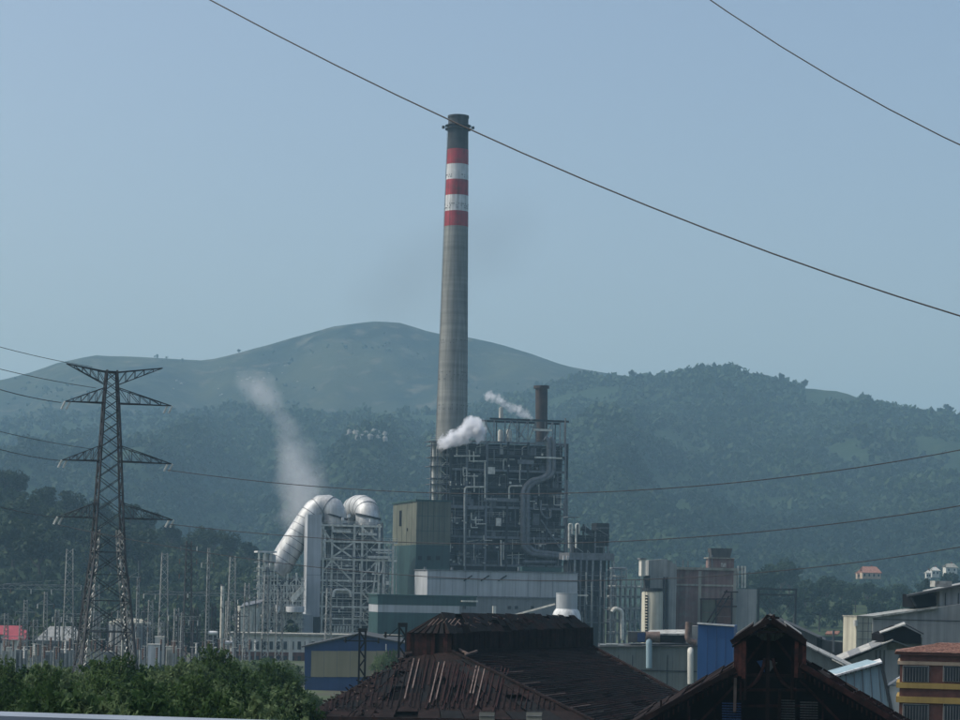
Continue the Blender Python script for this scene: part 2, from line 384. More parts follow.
def forest(name, pts, sizes, tone, nq, leafk, material, seed, label, cat='forest'):
    variants = [crown_cloud(nq, 1.0, leafk, seed + i, 6, .95, .3) for i in range(12)]
    out = []; tn = []
    r = np.random.default_rng(seed)
    for i, (p, s) in enumerate(zip(pts, sizes)):
        q = variants[i % 12]; a = r.random() * 6.28; ca, sa = math.cos(a), math.sin(a)
        q = q @ np.array([[ca, sa, 0], [-sa, ca, 0], [0, 0, 1]]); hh = .85 + .5 * r.random()
        out.append(q * np.array([s, s, s * hh]) + p + np.array([0, 0, s * .55])); tn.append(np.full(nq, tone[i]))
    me = join_quads(np.concatenate(out), name, material, np.concatenate(tn))
    o = bpy.data.objects.new(name, me); COL.objects.link(o); return tag(o, label, cat, kind='stuff')
def scatter(hill, n, y0, y1, k=1.12, seed=0, px0=-480, px1=480):
    r = np.random.default_rng(seed); y = y0 + (y1 - y0) * r.random(n * 2) ** .85; x = (px0 + (px1 - px0) * r.random(n * 2)) / FPX * y * k
    return x[:n], y[:n]
# the wooded hillside
x, y = scatter(wood, 42000, 1950, 3770, 1.13, 11)
dens = vnoise(x / 140., y / 170., 21)
top_clear = (np.abs(x / y - (828 - 480) / FPX) < .0125) & (y > 3530)
trk = (np.abs(y - (3200 - (x - 420) * 2.6)) < 26) & (x > 385) & (x < 510)
keep = (dens > .27) & ~top_clear & ~trk & (rng.random(len(x)) < .7 + 1.2 * (dens - .3) - .75 * sstep(3250, 3720, y) * (x / y < .012))
strip = np.abs(vnoise(x / 330., y / 300., 77) - .5) < .006
keep &= ~strip
x, y = x[keep], y[keep]; z = wood.z(x, y)
tone = np.clip((vnoise(x / 260., y / 330., 31, 3) - .5) * 2.6, -.6, .7) + np.clip((vnoise(x / 60., y / 70., 33) - .5) * 1.2, -.3, .4) + .25 * (rng.random(len(x)) - .5) + .3 * (1 - sstep(2200, 2950, y))
sz = (2.5 + 6.6 * rng.random(len(x)) ** 2.0) * (.75 + .6 * vnoise(x / 90., y / 90., 35)); near_ = y < 2650
forest('forest', np.stack([x, y, z], -1)[~near_], sz[~near_], tone[~near_] * .8, 18, .50, 'leaf_far', 300, 'dense hazy forest on the upper hillside behind the power station')
forest('forest', np.stack([x, y, z], -1)[near_], sz[near_], tone[near_] * .8, 34, .35, 'leaf_far', 320, 'hazy forest on the lower hillside just above the factory roofs')
# scrub on the bare mountain
x, y = scatter(mountain, 11000, 3400, 4490, 1.1, 12)
m_ = vnoise(x / 200., y / 200., 41); keep = (m_ > .62 - .30 * (1 - sstep(3600, 4250, y))) & (rng.random(len(x)) < 1.1 - .9 * sstep(3700, 4400, y)); x, y = x[keep], y[keep]
forest('scrub', np.stack([x, y, mountain.z(x, y)], -1), 1.6 + 4.6 * rng.random(len(x)) ** 2, .25 * rng.random(len(x)), 14, .5, 'leaf_far', 350,
       'sparse scrub dotting the bare upper mountain slope', 'scrub')
# wooded near hill on the left
x, y = scatter(near_hill, 1500, 985, 1330, 1.2, 13, -480, 60)
keep = (near_hill.crest(x) > -3); x, y = x[keep], y[keep]
forest('woodland', np.stack([x, y, near_hill.z(x, y)], -1), 3.4 + 2.8 * rng.random(len(x)), np.clip((vnoise(x / 45., y / 45., 51) - .45) * 1.8, -.3, .8), 130, .20, 'leaf_mid', 400,
       'dark shaded woodland filling the low hill behind the lattice pylon', 'woodland')
x, y = scatter(near_hill, 520, 690, 985, 1.25, 15, -480, -150)
forest('yard_woodland', np.stack([x, y, gz(x, y)], -1), 3.2 + 2.2 * rng.random(len(x)), np.clip((vnoise(x / 35., y / 35., 52) - .45) * 1.8, -.3, .8), 150, .19, 'leaf_mid', 460,
       'dark belt of trees directly behind the switchyard masts', 'woodland')
# foothill on the right
x, y = scatter(foot_hill, 620, 1090, 1470, 1.15, 14, 130, 480)
keep = (vnoise(x / 60., y / 60., 61) > .42); x, y = x[keep], y[keep]
forest('hedgerow_woodland', np.stack([x, y, foot_hill.z(x, y)], -1), 2.6 + 3.0 * rng.random(len(x)), np.clip((vnoise(x / 40., y / 40., 71) - .4) * 1.8, -.3, .8), 110, .21, 'leaf_far', 430,  # leaf colour carries painted haze
       'patchy hazy woodland on the low slope below the red-roofed house', 'woodland')

def make_tree_meshes(kind):
    out = []
    for i in range(4):
        if kind == 'tree':
            q = crown_cloud(1500, 3.6, .34, 500 + i, 12, 1.05); q[..., 2] += 7.0; material = 'leaf_mid'
        elif kind == 'slope':
            q = crown_cloud(1500, 3.6, .34, 540 + i, 12, 1.05); q[..., 2] += 7.0; material = 'leaf_far'  # lighter leaf colour puts distance haze into these crowns
        elif kind == 'bush':
            q = crown_cloud(9500, 2.7, .12, 600 + i, 24, 1.05); r = np.random.default_rng(650 + i); sh = []
            for k in range(46):                              # leafy shoots breaking the outline
                a = r.random() * 6.28; e = r.uniform(.1, 1.45); d_ = np.array([math.cos(a) * math.cos(e), math.sin(a) * math.cos(e), math.sin(e)]); n = 34
                t = r.uniform(1.7, 2.4) + np.linspace(0, r.uniform(.7, 1.5), n); p = d_ * t[:, None] + r.normal(size=(n, 3)) * .07; p[:, 2] -= .12 * (t - 2) ** 2
                a_ = r.normal(size=(n, 3)) * .085; b_ = r.normal(size=(n, 3)) * .06; sh.append(np.stack([p - a_, p - b_, p + a_, p + b_], 1))
            q = np.concatenate([q] + sh); q[..., 2] += 5.2; material = 'leaf_bush' if i != 2 else 'leaf_willow'
        elif kind == 'conifer':
            r = np.random.default_rng(700 + i); n = 900; h = r.random(n) ** 1.4; rad = (1 - h) * 2.4 * (.6 + .4 * np.abs(np.sin(h * 26))) * (.5 + .5 * r.random(n)); a = r.random(n) * 6.28
            p = np.stack([rad * np.cos(a), rad * np.sin(a), 1.2 + 8.8 * h], -1); d = r.normal(size=(n, 3)) * .28; e = r.normal(size=(n, 3)) * .2
            q = np.stack([p - d, p - e, p + d, p + e], 1); material = 'leaf_dark'
        crown = join_quads(q, 'crown', material)
        mb = MB(); r = random.Random(800 + i); zt = {'tree': 6, 'slope': 6, 'bush': 4.4, 'conifer': 9.5}[kind]; r0 = {'tree': .32, 'slope': .32, 'bush': .16, 'conifer': .22}[kind]
        mb.tube([(0, 0, -.6), (.1, 0, zt * .4), (r.uniform(-.3, .3), r.uniform(-.3, .3), zt)], [r0, r0 * .75, r0 * .35], 7)
        if kind != 'conifer':
            for k in range(6):
                a = k * 1.05 + r.random(); z0 = zt * (.4 + .5 * r.random())
                mb.tube([(0, 0, z0), (math.cos(a) * 1.0, math.sin(a) * 1.0, z0 + 1.0), (math.cos(a) * 1.9, math.sin(a) * 1.9, z0 + 2.3)], [r0 * .5, r0 * .35, r0 * .12], 5)
        t = mb.build('trunk', 'bark'); tm = t.data; bpy.data.objects.remove(t)
        out.append((crown, tm, {'tree': 10.6, 'slope': 10.6, 'bush': 7.8, 'conifer': 10.0}[kind]))
    return out
TREES = {k: make_tree_meshes(k) for k in ('tree', 'slope', 'bush', 'conifer')}
def plant(kind, name, label, cat, px, ytop, d, zbase, group=None, wide=1.0, var=None):
    top = W(px, ytop, d); v = TREES[kind][random.randrange(4) if var is None else var]
    h = max(2.0, top.z - zbase); s = h / v[2]
    o = thing(name, label, cat, (top.x, d, zbase), group); o.rotation_euler.z = random.random() * 6.28; o.scale = (s * wide, s * wide, s)
    c = bpy.data.objects.new('crown', v[0]); COL.objects.link(c); c.parent = o
    t = bpy.data.objects.new('trunk', v[1]); COL.objects.link(t); t.parent = o
    return o
def on(h, px, d):
    p = W(px, 600, d); return float(max(h.z(p.x, d), gz(p.x, d))) - .2

# ------------------------------------------------------------------ power station
YAW = 14.0
def facade(F, parent, rects, t, name, material, th=.15):
    for (x0, y0, x1, y1) in rects:
        MB().pbox(F, x0, y0, x1, y1, t - th, t).build(name, material, parent)
def railing(F, parent, s0, s1, t, z, name='railing', material='grey_steel', n=None):
    mb = MB(); n = n or max(2, int(abs(s1 - s0) / 2.2))
    for k in range(n + 1):
        s = s0 + (s1 - s0) * k / n; mb.bar(F.P(s, t, z), F.P(s, t, z + 1.1), .08)
    for h in (.55, 1.1): mb.bar(F.P(s0, t, z + h), F.P(s1, t, z + h), .08)
    mb.build(name, material, parent)
def elbow(pts, r, n=6):
    """round the corners of a polyline"""
    pts = [Vector(p) for p in pts]; out = [pts[0]]
    for i in range(1, len(pts) - 1):
        a, b, c = pts[i - 1], pts[i], pts[i + 1]; d1 = (a - b); d2 = (c - b); k = min(r, d1.length * .49, d2.length * .49)
        p, q = b + d1.normalized() * k, b + d2.normalized() * k
        for j in range(n + 1):
            t = j / n; out.append(p * (1 - t) ** 2 + b * 2 * t * (1 - t) + q * t * t)
    return out + [pts[-1]]

# tall chimney -------------------------------------------------------------
CD = 900.0
def chim(py, wpx):
    cx = {118: 458.5, 150: 457.6, 227: 455.6, 420: 452}
    ks = sorted(cx); x = np.interp(py, ks, [cx[k] for k in ks]); p = W(x, py, CD); return p.z, wpx * CD / FPX / 2
z0t, r0t = chim(118, 20); zb, rb = chim(227, 24.2); zm, rm = chim(420, 31)
cbase = W(453.5, 500, CD); cx_top = W(458.5, 118, CD).x; cxm = (W(458.5, 118, CD).x + W(452, 420, CD).x) / 2
CC = Vector((cxm, CD, 0))
ch = thing('chimney', 'very tall tapering concrete chimney with red and white bands and sooty top', 'chimney', CC)
slope = (rm - r0t) / (z0t - zm)
def cr(z): return r0t + (z0t - z) * slope * (1.0 if z > zb else 1.0)
def ring(za, zb_, extra=0.0, n=40, steps=2):
    return MB().lathe(CC, [(cr(za + (zb_ - za) * k / steps) + extra, za + (zb_ - za) * k / steps) for k in range(steps + 1)], n)
zc = {k: W(456, k, CD).z for k in (118, 150, 165, 180.5, 196, 212, 227)}
ring(0, zc[227], 0, steps=10).build('shaft', 'chimney_shaft', ch, True)
for a, b_, m_ in ((212, 227, 'red_paint'), (196, 212, 'white_paint'), (180.5, 196, 'red_paint'), (165, 180.5, 'white_paint'), (150, 165, 'red_paint')):
    o = ring(zc[b_], zc[a], .06 if 'red' in m_ else .03).build('painted_band', m_, ch, True)
    o['label'] = ('red' if 'red' in m_ else 'white') + ' painted band'
ring(zc[150], zc[118], 0).build('sooty_top', 'sooty_concrete', ch, True)
ring(zc[118] - .01, zc[118] + .8, .25).build('rim', 'sooty_concrete', ch, True)
zp = W(456, 129, CD).z
pf = MB().lathe(CC, [(cr(zp), zp - .3), (cr(zp) + 1.1, zp - .3), (cr(zp) + 1.1, zp), (cr(zp), zp)], 32)
plat = pf.build('platform', 'dark_steel', ch)
mb = MB()
for k in range(28):
    a = 2 * math.pi * k / 28; p = CC + Vector((math.cos(a), math.sin(a), 0)) * (cr(zp) + 1.05); mb.bar((p.x, p.y, zp), (p.x, p.y, zp + 1.2), .1)
mb.lathe(CC, [(cr(zp) + 1.0, zp + 1.15), (cr(zp) + 1.12, zp + 1.15), (cr(zp) + 1.12, zp + 1.28), (cr(zp) + 1.0, zp + 1.28)], 28)
mb.build('guard_rail', 'dark_steel', ch)
for k in range(2):
    a = math.pi if k else 0; p = CC + Vector((math.cos(a) * (cr(zp) + 1.8), math.sin(a) * (cr(zp) + 1.8) - .5, 0)); MB().tube([(p.x, p.y, zp), (p.x, p.y, zp + 1.0)], .55, 8).build('warning_lamp', 'dark_steel', ch)
mb = MB(); rr = random.Random(5)         # small vent holes and scaffold sockets in rows
for py in (176, 178, 205, 207, 209, 341, 344, 373, 376, 380, 406, 410):
    z = W(454, py, CD).z
    for k in range(30):
        if rr.random() < .72: continue
        a = math.pi + math.pi * k / 30; rad = cr(z) + .05; p = CC + Vector((math.cos(a) * rad, math.sin(a) * rad, 0)); q = CC + Vector((math.cos(a) * (rad + .1), math.sin(a) * (rad + .1), 0))
        mb.bar((p.x, p.y, z), (q.x, q.y, z), .25, .3)
mb.build('socket_holes', 'sooty_concrete', ch, kind='stuff')
mb = MB()
a = math.pi * 1.12; dirn = Vector((math.cos(a), math.sin(a), 0)); side = Vector((-dirn.y, dirn.x, 0))
for sgn in (-.35, .35):
    mb.tube([CC + dirn * (cr(z) + .35) + side * sgn + Vector((0, 0, z)) for z in np.linspace(20, zp, 12)], .07, 4)
mb.build('ladder', 'grey_steel', ch)

# boiler house --------------------------------------------------------------
FB = Frame(448, 800, YAW)
bh = thing('boiler_house', 'huge dark open-framed boiler house of stacked steel decks and pipes', 'boiler house', FB.P(0, 0, 0))
B = lambda *a: FB.Q(*a)
cols = [448, 464, 484, 505, 525, 545, 564]
levels = [442, 455, 470, 487, 507, 525, 537, 550, 565]
DEP = 26.0
sR = FB.S(564); zTop = FB.Z(442, 500)
# recessed dark cladding behind the steelwork
core = MB().box(FB, .8, sR - .8, 3.2, DEP, 0, zTop - .6).build('core_wall', 'dark_cladding', bh)
for px in cols:
    s = FB.S(px); ztop = zTop + .2
    for t in ((0, 9, 18, 26) if px in (448, 564) else (0,)):
        MB().box(FB, s - .38, s + .38, t - .38, t + .38, 0, ztop).build('column', 'grey_steel' if px in (464, 484) and t == 0 else 'dark_steel', bh)
for i, py in enumerate(levels):
    z = FB.Z(py, 500)
    MB().box(FB, -.3, sR + .3, -.30, .30, z - .55, z + .25).build('beam', 'grey_steel' if i % 2 == 0 else 'dark_steel', bh)
    MB().box(FB, -.2, sR + .2, .45, 3.15, z - .12, z + .05).build('floor_deck', 'dark_steel', bh)
    MB().box(FB, -.32, .28, .5, DEP, z - .5, z + .2).build('side_beam', 'dark_steel', bh)
    railing(FB, bh, 0, sR, -.4, z + .25)
rr = random.Random(21)
for i in range(len(levels) - 1):
    z = (FB.Z(levels[i], 500) + FB.Z(levels[i + 1], 500)) / 2
    for j in range(len(cols) - 1):
        sa, sb = FB.S(cols[j]), FB.S(cols[j + 1])
        if rr.random() < .65: MB().box(FB, sa + .4, sb - .4, .0, .25, z - .14, z + .1).build('half_beam', rr.choice(['grey_steel', 'galvanised', 'dark_steel']), bh)
        if rr.random() < .5: railing(FB, bh, sa + .4, sb - .4, -.05, z + .1, material=rr.choice(['grey_steel', 'pale_steel']))
        for q_ in (.33, .66):
            if rr.random() < .6: s_ = sa + (sb - sa) * q_; MB().box(FB, s_ - .11, s_ + .11, .3, .5, FB.Z(levels[i + 1], 500), FB.Z(levels[i], 500) - .6).build('stanchion', rr.choice(['grey_steel', 'galvanised', 'dark_steel', 'pale_steel']), bh)
for i in range(len(levels) - 1):         # wind braces and equipment between the decks
    za, zb_ = FB.Z(levels[i], 500), FB.Z(levels[i + 1], 500)
    for j in range(len(cols) - 1):
        sa, sb = FB.S(cols[j]), FB.S(cols[j + 1]); h = za - zb_
        k = rr.random()
        if k < .30:
            MB().bar(FB.P(sa, .1, zb_), FB.P(sb, .1, za), .28).build('brace', 'dark_steel', bh)
        if rr.random() < .75:
            w = rr.uniform(1.2, 3.0); s = rr.uniform(sa + .8, max(sa + .9, sb - w - .6)); hh = h * rr.uniform(.3, .7)
            MB().box(FB, s, s + w, 1.0, 2.6, zb_ + .06, zb_ + hh).build('equipment_box', rr.choice(['dark_steel', 'grey_steel', 'dark_cladding', 'grey_steel']), bh)
        if rr.random() < .7:
            s = rr.uniform(sa + .6, sb - .6); MB().tube(elbow([FB.P(s, .9, zb_ + .1), FB.P(s, .9, za - h * rr.uniform(.2, .5)), FB.P(s + rr.uniform(1.5, 4), .9, za - h * .25)], .6), rr.uniform(.14, .34), 7).build('pipe', rr.choice(['grey_steel', 'pale_steel', 'dark_steel']), bh, True)
        if rr.random() < .35:
            s = rr.uniform(sa + .8, sb - .8); MB().tube([FB.P(s, 1.4, zb_ + .8), FB.P(s, 1.4, zb_ + h * .75)], rr.uniform(.5, .9), 10).build('vessel', rr.choice(['grey_steel', 'dark_steel']), bh, True)
        if rr.random() < .4:
            MB().tube([FB.P(sa + .5, .7, za - rr.uniform(.9, 2.0)), FB.P(sb - .5, .7, za - rr.uniform(.9, 2.0))], rr.uniform(.12, .3), 7).build('pipe', rr.choice(['grey_steel', 'dark_steel', 'pale_steel']), bh, True)
for x0, y0, x1, y1, m_ in ((496, 518, 501, 526, 'pale_steel'), (484, 498, 519, 501.5, 'grey_steel'), (486, 498.2, 497, 500, 'white_paint'), (488, 467, 495, 474, 'pale_steel'),
                           (449, 543, 451, 552, 'pale_steel'), (518, 460, 534, 464, 'grey_steel'), (468, 506, 484, 509.5, 'grey_steel'), (450, 505, 463, 508, 'grey_steel')):
    MB().pbox(FB, x0, y0, x1, y1, -1.0, -.45).build('panel', m_, bh)
for k in range(60):
    px0 = rr.uniform(449, 560); py0 = rr.uniform(446, 552); ln_ = rr.uniform(6, 22)
    if rr.random() < .6: P = [B(px0, py0, -.7), B(px0, min(566, py0 + ln_), -.7)]
    else: P = elbow([B(px0, py0, -.7), B(px0, py0 + ln_ * .5, -.7), B(min(563, px0 + ln_ * .8), py0 + ln_ * .5, -.7)], .5, 4)
    MB().tube(P, rr.choice([.10, .14, .2]), 6).build('small_pipe', rr.choice(['pale_steel', 'grey_steel', 'grey_steel', 'pale_steel', 'dark_steel']), bh)
for k in range(46):
    px0 = rr.uniform(449, 561); py0 = rr.choice(levels[1:]) - rr.uniform(1.5, 6); MB().pbox(FB, px0, py0, px0 + rr.uniform(.7, 2.4), py0 + rr.uniform(.8, 2.2), -.95, -.5).build('valve_box', rr.choice(['pale_steel', 'offwhite', 'grey_steel', 'pale_steel']), bh)
# big twin steam lines
for off, rad in ((0, .95), (4.6, .85)):
    P = [B(545 + off, 438, -1.2), B(549 + off, 441, -1.2), B(549 + off, 474, -1.2), B(541 + off, 479, -1.2), B(532 + off * .3, 480 + off * .6, -1.2), B(523 + off, 489, -1.2), B(523 + off, 546, -1.2), B(530 + off, 554 - off * .5, -1.2), B(562, 557 - off * .5, -1.2)]
    ln = MB().tube(elbow(P, 2.4), rad, 12).build('steam_line', 'grey_steel', bh, True)
    for py in (496, 504, 511, 518, 526, 533, 540):
        p = B(523 + off, py, -1.2); MB().tube([p - Vector((0, 0, .25)), p + Vector((0, 0, .25))], rad + .25, 12).build('flange', 'grey_steel', ln)
for pts, rad, m_ in (([(484, 487, -.9), (466, 487, -.9), (464.5, 490, -.9), (464, 566, -.9)], .3, 'pale_steel'),
                     ([(509, 499, -.9), (509, 486, -.9), (522, 486, -.9)], .3, 'pale_steel'), ([(485, 462, -.9), (485, 498, -.9)], .25, 'pale_steel'),
                     ([(501, 540, -.9), (501, 566, -.9)], .3, 'pale_steel'), ([(541, 500, -.9), (541, 512, -.9), (545, 518, -.9), (551, 518, -.9), (551, 508, -.9)], .3, 'grey_steel'),
                     ([(523, 562, -.9), (556, 562, -.9)], .6, 'grey_steel'), ([(541, 520, -.9), (560, 548, -.9)], .3, 'grey_steel'), ([(454, 456, -.9), (480, 456, -.9)], .25, 'pale_steel')):
    MB().tube(elbow([B(*p) for p in pts], 1.0), rad, 8).build('pipe', m_, bh, True)
# roof frame
zt = FB.Z(419, 525); zr = FB.Z(442, 525)
s0, s1 = FB.S(486), FB.S(565)
for t in (0, 12):
    MB().box(FB, s0, s1, t - .3, t + .3, zt - .7, zt).build('roof_beam', 'dark_steel', bh)
for px in (486, 494, 505, 517, 528, 536, 545, 553, 560, 564.5):
    s = FB.S(px, 0, 430); MB().bar(FB.P(s, 0, zr), FB.P(s, 0, zt - .7), .35).build('roof_post', 'grey_steel', bh)
    if px in (486, 505, 528, 545, 564.5): MB().bar(FB.P(s, 12, zr), FB.P(s, 12, zt - .7), .35).build('roof_post', 'dark_steel', bh)
for a, b_ in (((511, 420), (525, 440)), ((528, 420), (518, 441)), ((536, 421), (529, 440)), ((494, 440), (486, 424)), ((553, 421), (545, 440)), ((530, 426), (548, 432)), ((511, 421), (505, 441))):
    MB().bar(B(*a), B(*b_), .3).build('roof_brace', 'grey_steel', bh)
MB().pbox(FB, 534, 429, 552, 431, -.6, 0).build('roof_gantry', 'pale_steel', bh)
MB().pbox(FB, 536, 457, 562, 458.5, -2.2, 0).build('balcony', 'pale_steel', bh)
for px, y0, y1, r_ in ((500.5, 431, 442, .9), (509, 430.5, 442, .95), (501, 408, 418.5, .75)):
    p = B(px, y1, 1.5); q = B(px, y0, 1.5)
    sl_ = MB().tube([p, q], r_, 14).build('silencer', 'offwhite', bh, True); MB().tube([q, q + Vector((0, 0, .4))], r_ * .7, 10).build('cap', 'pale_steel', sl_)
p = B(541.5, 442, 10); q = B(541.5, 388, 10); rs_ = 6.1 * 810 / FPX
stk = MB().tube([p, q], rs_, 24).build('steel_stack', 'brown_stack', bh, True); stk['label'] = 'short dark brown flue on the roof'
MB().tube([B(541.5, 388.5, 10), B(541.5, 385.8, 10)], rs_ * 1.28, 24).build('rim', 'brown_stack', stk, True)
# left service tower with pipes and landings
for px in (431, 437, 447): 
    for t in (2, 9):
        s, _ = FB.st(px, 470, t); MB().box(FB, s - .25, s + .25, t - .25, t + .25, 0, FB.Z(441, px, t)).build('tower_post', 'grey_steel', bh)
for px, r_, m_ in ((434, .75, 'offwhite'), (440, .6, 'pale_steel'), (443.5, .45, 'grey_steel')):
    MB().tube([B(px, 500, 4), B(px, 441 + rr.random() * 3, 4)], r_, 10).build('riser_pipe', m_, bh, True)
for py in (441, 445, 457, 466, 478, 484, 492):
    z = FB.Z(py, 437, 3); a, b_ = FB.S(428.5 + rr.random() * 2, 3, py), FB.S(448, 3, py)
    MB().box(FB, a, b_, 1.5, 9.5, z - .2, z).build('landing', 'grey_steel', bh); railing(FB, bh, a, b_, 1.6, z, material='pale_steel')
for k in range(7):
    y0 = 446 + k * 7.5; MB().bar(B(439 if k % 2 else 447, y0, 2.5), B(447 if k % 2 else 439, y0 + 7.5, 2.5), .5, .2).build('stair_flight', 'pale_steel', bh)
# right edge tall thin risers
for px, y0, y1 in ((565.5, 418, 560), (567.3, 480, 560), (564, 500, 525)):
    MB().tube([B(px, y1, -1), B(px, y0, -1)], .28, 7).build('riser_pipe', 'grey_steel', bh, True)

# olive and teal cooler building ------------------------------------------------
FG = Frame(414, 778, YAW)
gb = thing('clad_tower_block', 'tall windowless block, olive above and dark teal below, left of the boiler house', 'building', FG.P(0, 0, 0))
sW = FG.S(449); zt = FG.Z(501.5, 430); zs = FG.Z(545, 430)
dp = 1.0                                  # depth from the visible end face: left edge at px 390
for _ in range(400):
    p = FG.P(0, dp, 0); 
    if HX + FPX * p.x / p.y < 391.5: break
    dp += .25
MB().box(FG, 0, sW, 0, dp, zs, zt).build('upper_wall', 'olive_cladding', gb)
MB().box(FG, .02, sW - .02, .02, dp - .02, 0, zs - .003).build('lower_wall', 'teal_cladding', gb)
MB().box(FG, -.4, sW + .4, -.4, dp + .4, zt + .003, zt + .6).build('roof', 'teal_roof', gb)
mb = MB(); ss = -.15; tm_ = dp * .62; mb.box(FG, ss, ss + .3, tm_, tm_ + 3.2, FG.Z(524, 397), FG.Z(508, 397)); mb.build('louvre', 'void', gb)
mb = MB(); mb.box(FG, -.1, .1, dp * .35, dp * .35 + 1.2, FG.Z(530, 404), FG.Z(527, 404)); mb.build('vent', 'void', gb)
for k in range(1, 6):
    MB().box(FG, sW * k / 6 - .05, sW * k / 6 + .05, -.06, -.003, zs + .1, zt).build('panel_joint', 'teal_roof', gb)
for k in range(1, 5):
    MB().box(FG, -.06, -.003, dp * k / 5 - .06, dp * k / 5 + .06, zs + .1, zt).build('panel_joint', 'teal_roof', gb)
for py in (516, 531): MB().box(FG, -.07, sW, -.08, -.003, FG.Z(py, 430) - .05, FG.Z(py, 430) + .05).build('panel_joint', 'teal_roof', gb)
for k in range(3): MB().pbox(FG, 418 + k * 9, 556, 422 + k * 9, 560, -.15, -.003).build('louvre', 'void', gb)
railing(FG, gb, 0, sW, 0, zt + .6, material='dark_steel')

# turbine hall -------------------------------------------------------------------
FT = Frame(426, 745, YAW)
th_ = thing('turbine_hall', 'long low pale grey clad hall in front of the boiler house', 'building', FT.P(0, 0, 0))
sW = FT.S(577.5, 0, 585); zt = FT.Z(571.5, 480); zs = FT.Z(597, 480); dp = 19
MB().box(FT, 0, sW, 0, dp, zs, zt).build('upper_wall', 'grey_cladding', th_)
MB().box(FT, FT.S(434), sW - .1, .3, dp, 0, zs - .003).build('lower_wall', 'lower_cladding', th_)
MB().box(FT, -.25, sW + .25, -.25, dp + .25, zt + .003, zt + .35).build('parapet', 'grey_steel', th_)
MB().box(FT, -.1, sW, -.12, -.002, FT.Z(579.2, 480) - .15, FT.Z(579.2, 480)).build('flashing', 'dark_steel', th_)
MB().box(FT, 0, sW, -.2, -.002, zs - .1, zs + .35).build('gutter', 'grey_steel', th_)
for px in (468, 485, 502.5):
    MB().bar(FT.Q(px - 4.2, 580.8, -.2), FT.Q(px + 4.2, 575.5, -.2), .28, .34).build('vent_flap', 'void', th_)
for k in range(1, 12):
    s = sW * k / 12; MB().box(FT, s - .04, s + .04, -.06, -.002, zs + .4, zt).build('panel_joint', 'grey_steel', th_)
for px in (452, 463, 508, 515, 531):
    MB().pbox(FT, px, 606, px + 3, 609, .1, .28).build('window', 'glass', th_)
for px in (425, 452, 519):
    MB().bar(FT.Q(px, 571, 4), FT.Q(px, 567, 4), .7, .7).build('roof_vent', 'grey_steel', th_)
MB().pbox(FT, 427, 568.5, 448, 571, 8, 14).build('roof_plant', 'teal_roof', th_); MB().pbox(FT, 522, 567, 562, 571.5, 8, 14).build('roof_plant', 'teal_roof', th_)

# low teal store ------------------------------------------------------------------
FS = Frame(377, 700, YAW)
ts = thing('teal_store', 'low dark teal building with a pale band, right of the flue gas plant', 'building', FS.P(0, 0, 0))
sW = FS.S(476, 0, 610); za, zb1, zb2 = FS.Z(596.5, 430), FS.Z(605.5, 430), FS.Z(613, 430)
MB().box(FS, 0, sW, 0, 14, zb1 + .003, za).build('upper_wall', 'teal_cladding', ts)
MB().box(FS, .05, sW * .83, .05, 13.9, zb2 + .003, zb1).build('pale_band', 'grey_cladding', ts)
MB().box(FS, .1, sW - .1, .1, 13.8, 0, zb2).build('lower_wall', 'teal_cladding', ts)
MB().box(FS, -.3, sW + .3, -.3, 14.3, za + .003, za + .4).build('roof', 'teal_roof', ts)
for k in range(5):
    s = sW * (.84 + .033 * k); MB().box(FS, s, s + .15, -.1, .04, zb2 - 1, zb1).build('mullion', 'grey_steel', ts)
MB().pbox(FS, 462, 600.5, 478, 602, -1.5, 0).build('canopy', 'pale_steel', ts)
MB().pbox(FS, 493, 606, 496, 620, -1.2, -.2).build('downpipe', 'offwhite', ts)

# conveyor tower ------------------------------------------------------------------
FC = Frame(566, 780, YAW)
ct = thing('ash_tower', 'dark steel service tower of thin columns right of the boiler house', 'tower', FC.P(0, 0, 0))
zs0, zs1 = FC.Z(560, 590), FC.Z(553, 590)
MB().box(FC, FC.S(568), FC.S(613), -.5, 12, zs0, zs1).build('platform', 'grey_steel', ct)
MB().box(FC, FC.S(572), FC.S(607), 2, 11, 0, zs0 - .05).build('core_wall', 'dark_cladding', ct)
for px in (568, 574, 580, 586, 592, 600, 608, 613):
    s = FC.S(px); MB().box(FC, s - .3, s + .3, -.3, .3, 0, zs0).build('column', rr.choice(['grey_steel', 'dark_steel', 'galvanised']), ct)
for py in (575, 590, 605, 622):
    z = FC.Z(py, 590); MB().box(FC, FC.S(567), FC.S(614), -.3, .3, z - .3, z).build('beam', 'grey_steel', ct); railing(FC, ct, FC.S(567), FC.S(614), -.35, z)
for px in (571, 577, 583, 589, 595, 599, 604, 608):
    s = FC.S(px); h = FC.Z(rr.uniform(526, 540) if px > 583 else 524, px); MB().box(FC, s - .25, s + .25, 1, 1.5, zs1, h).build('upper_post', rr.choice(['dark_steel', 'grey_steel']), ct)
for py in (530, 537, 690):
    z = FC.Z(py, 590); MB().box(FC, FC.S(570), FC.S(607), .8, 6, z - .25, z).build('deck', 'dark_steel', ct); railing(FC, ct, FC.S(570), FC.S(607), .7, z)
MB().box(FC, FC.S(576), FC.S(606), 4, 9, zs1, FC.Z(535, 590)).build('bunker', 'dark_cladding', ct)
MB().box(FC, FC.S(596), FC.S(608.5), 1, 7, FC.Z(546, 602), FC.Z(523, 602)).build('hopper_box', 'dark_cladding', ct)
MB().box(FC, FC.S(567), FC.S(579), 1, 7, FC.Z(516.5, 573) - .3, FC.Z(516.5, 573)).build('top_deck', 'grey_steel', ct); railing(FC, ct, FC.S(567), FC.S(579), 1, FC.Z(516.5, 573))
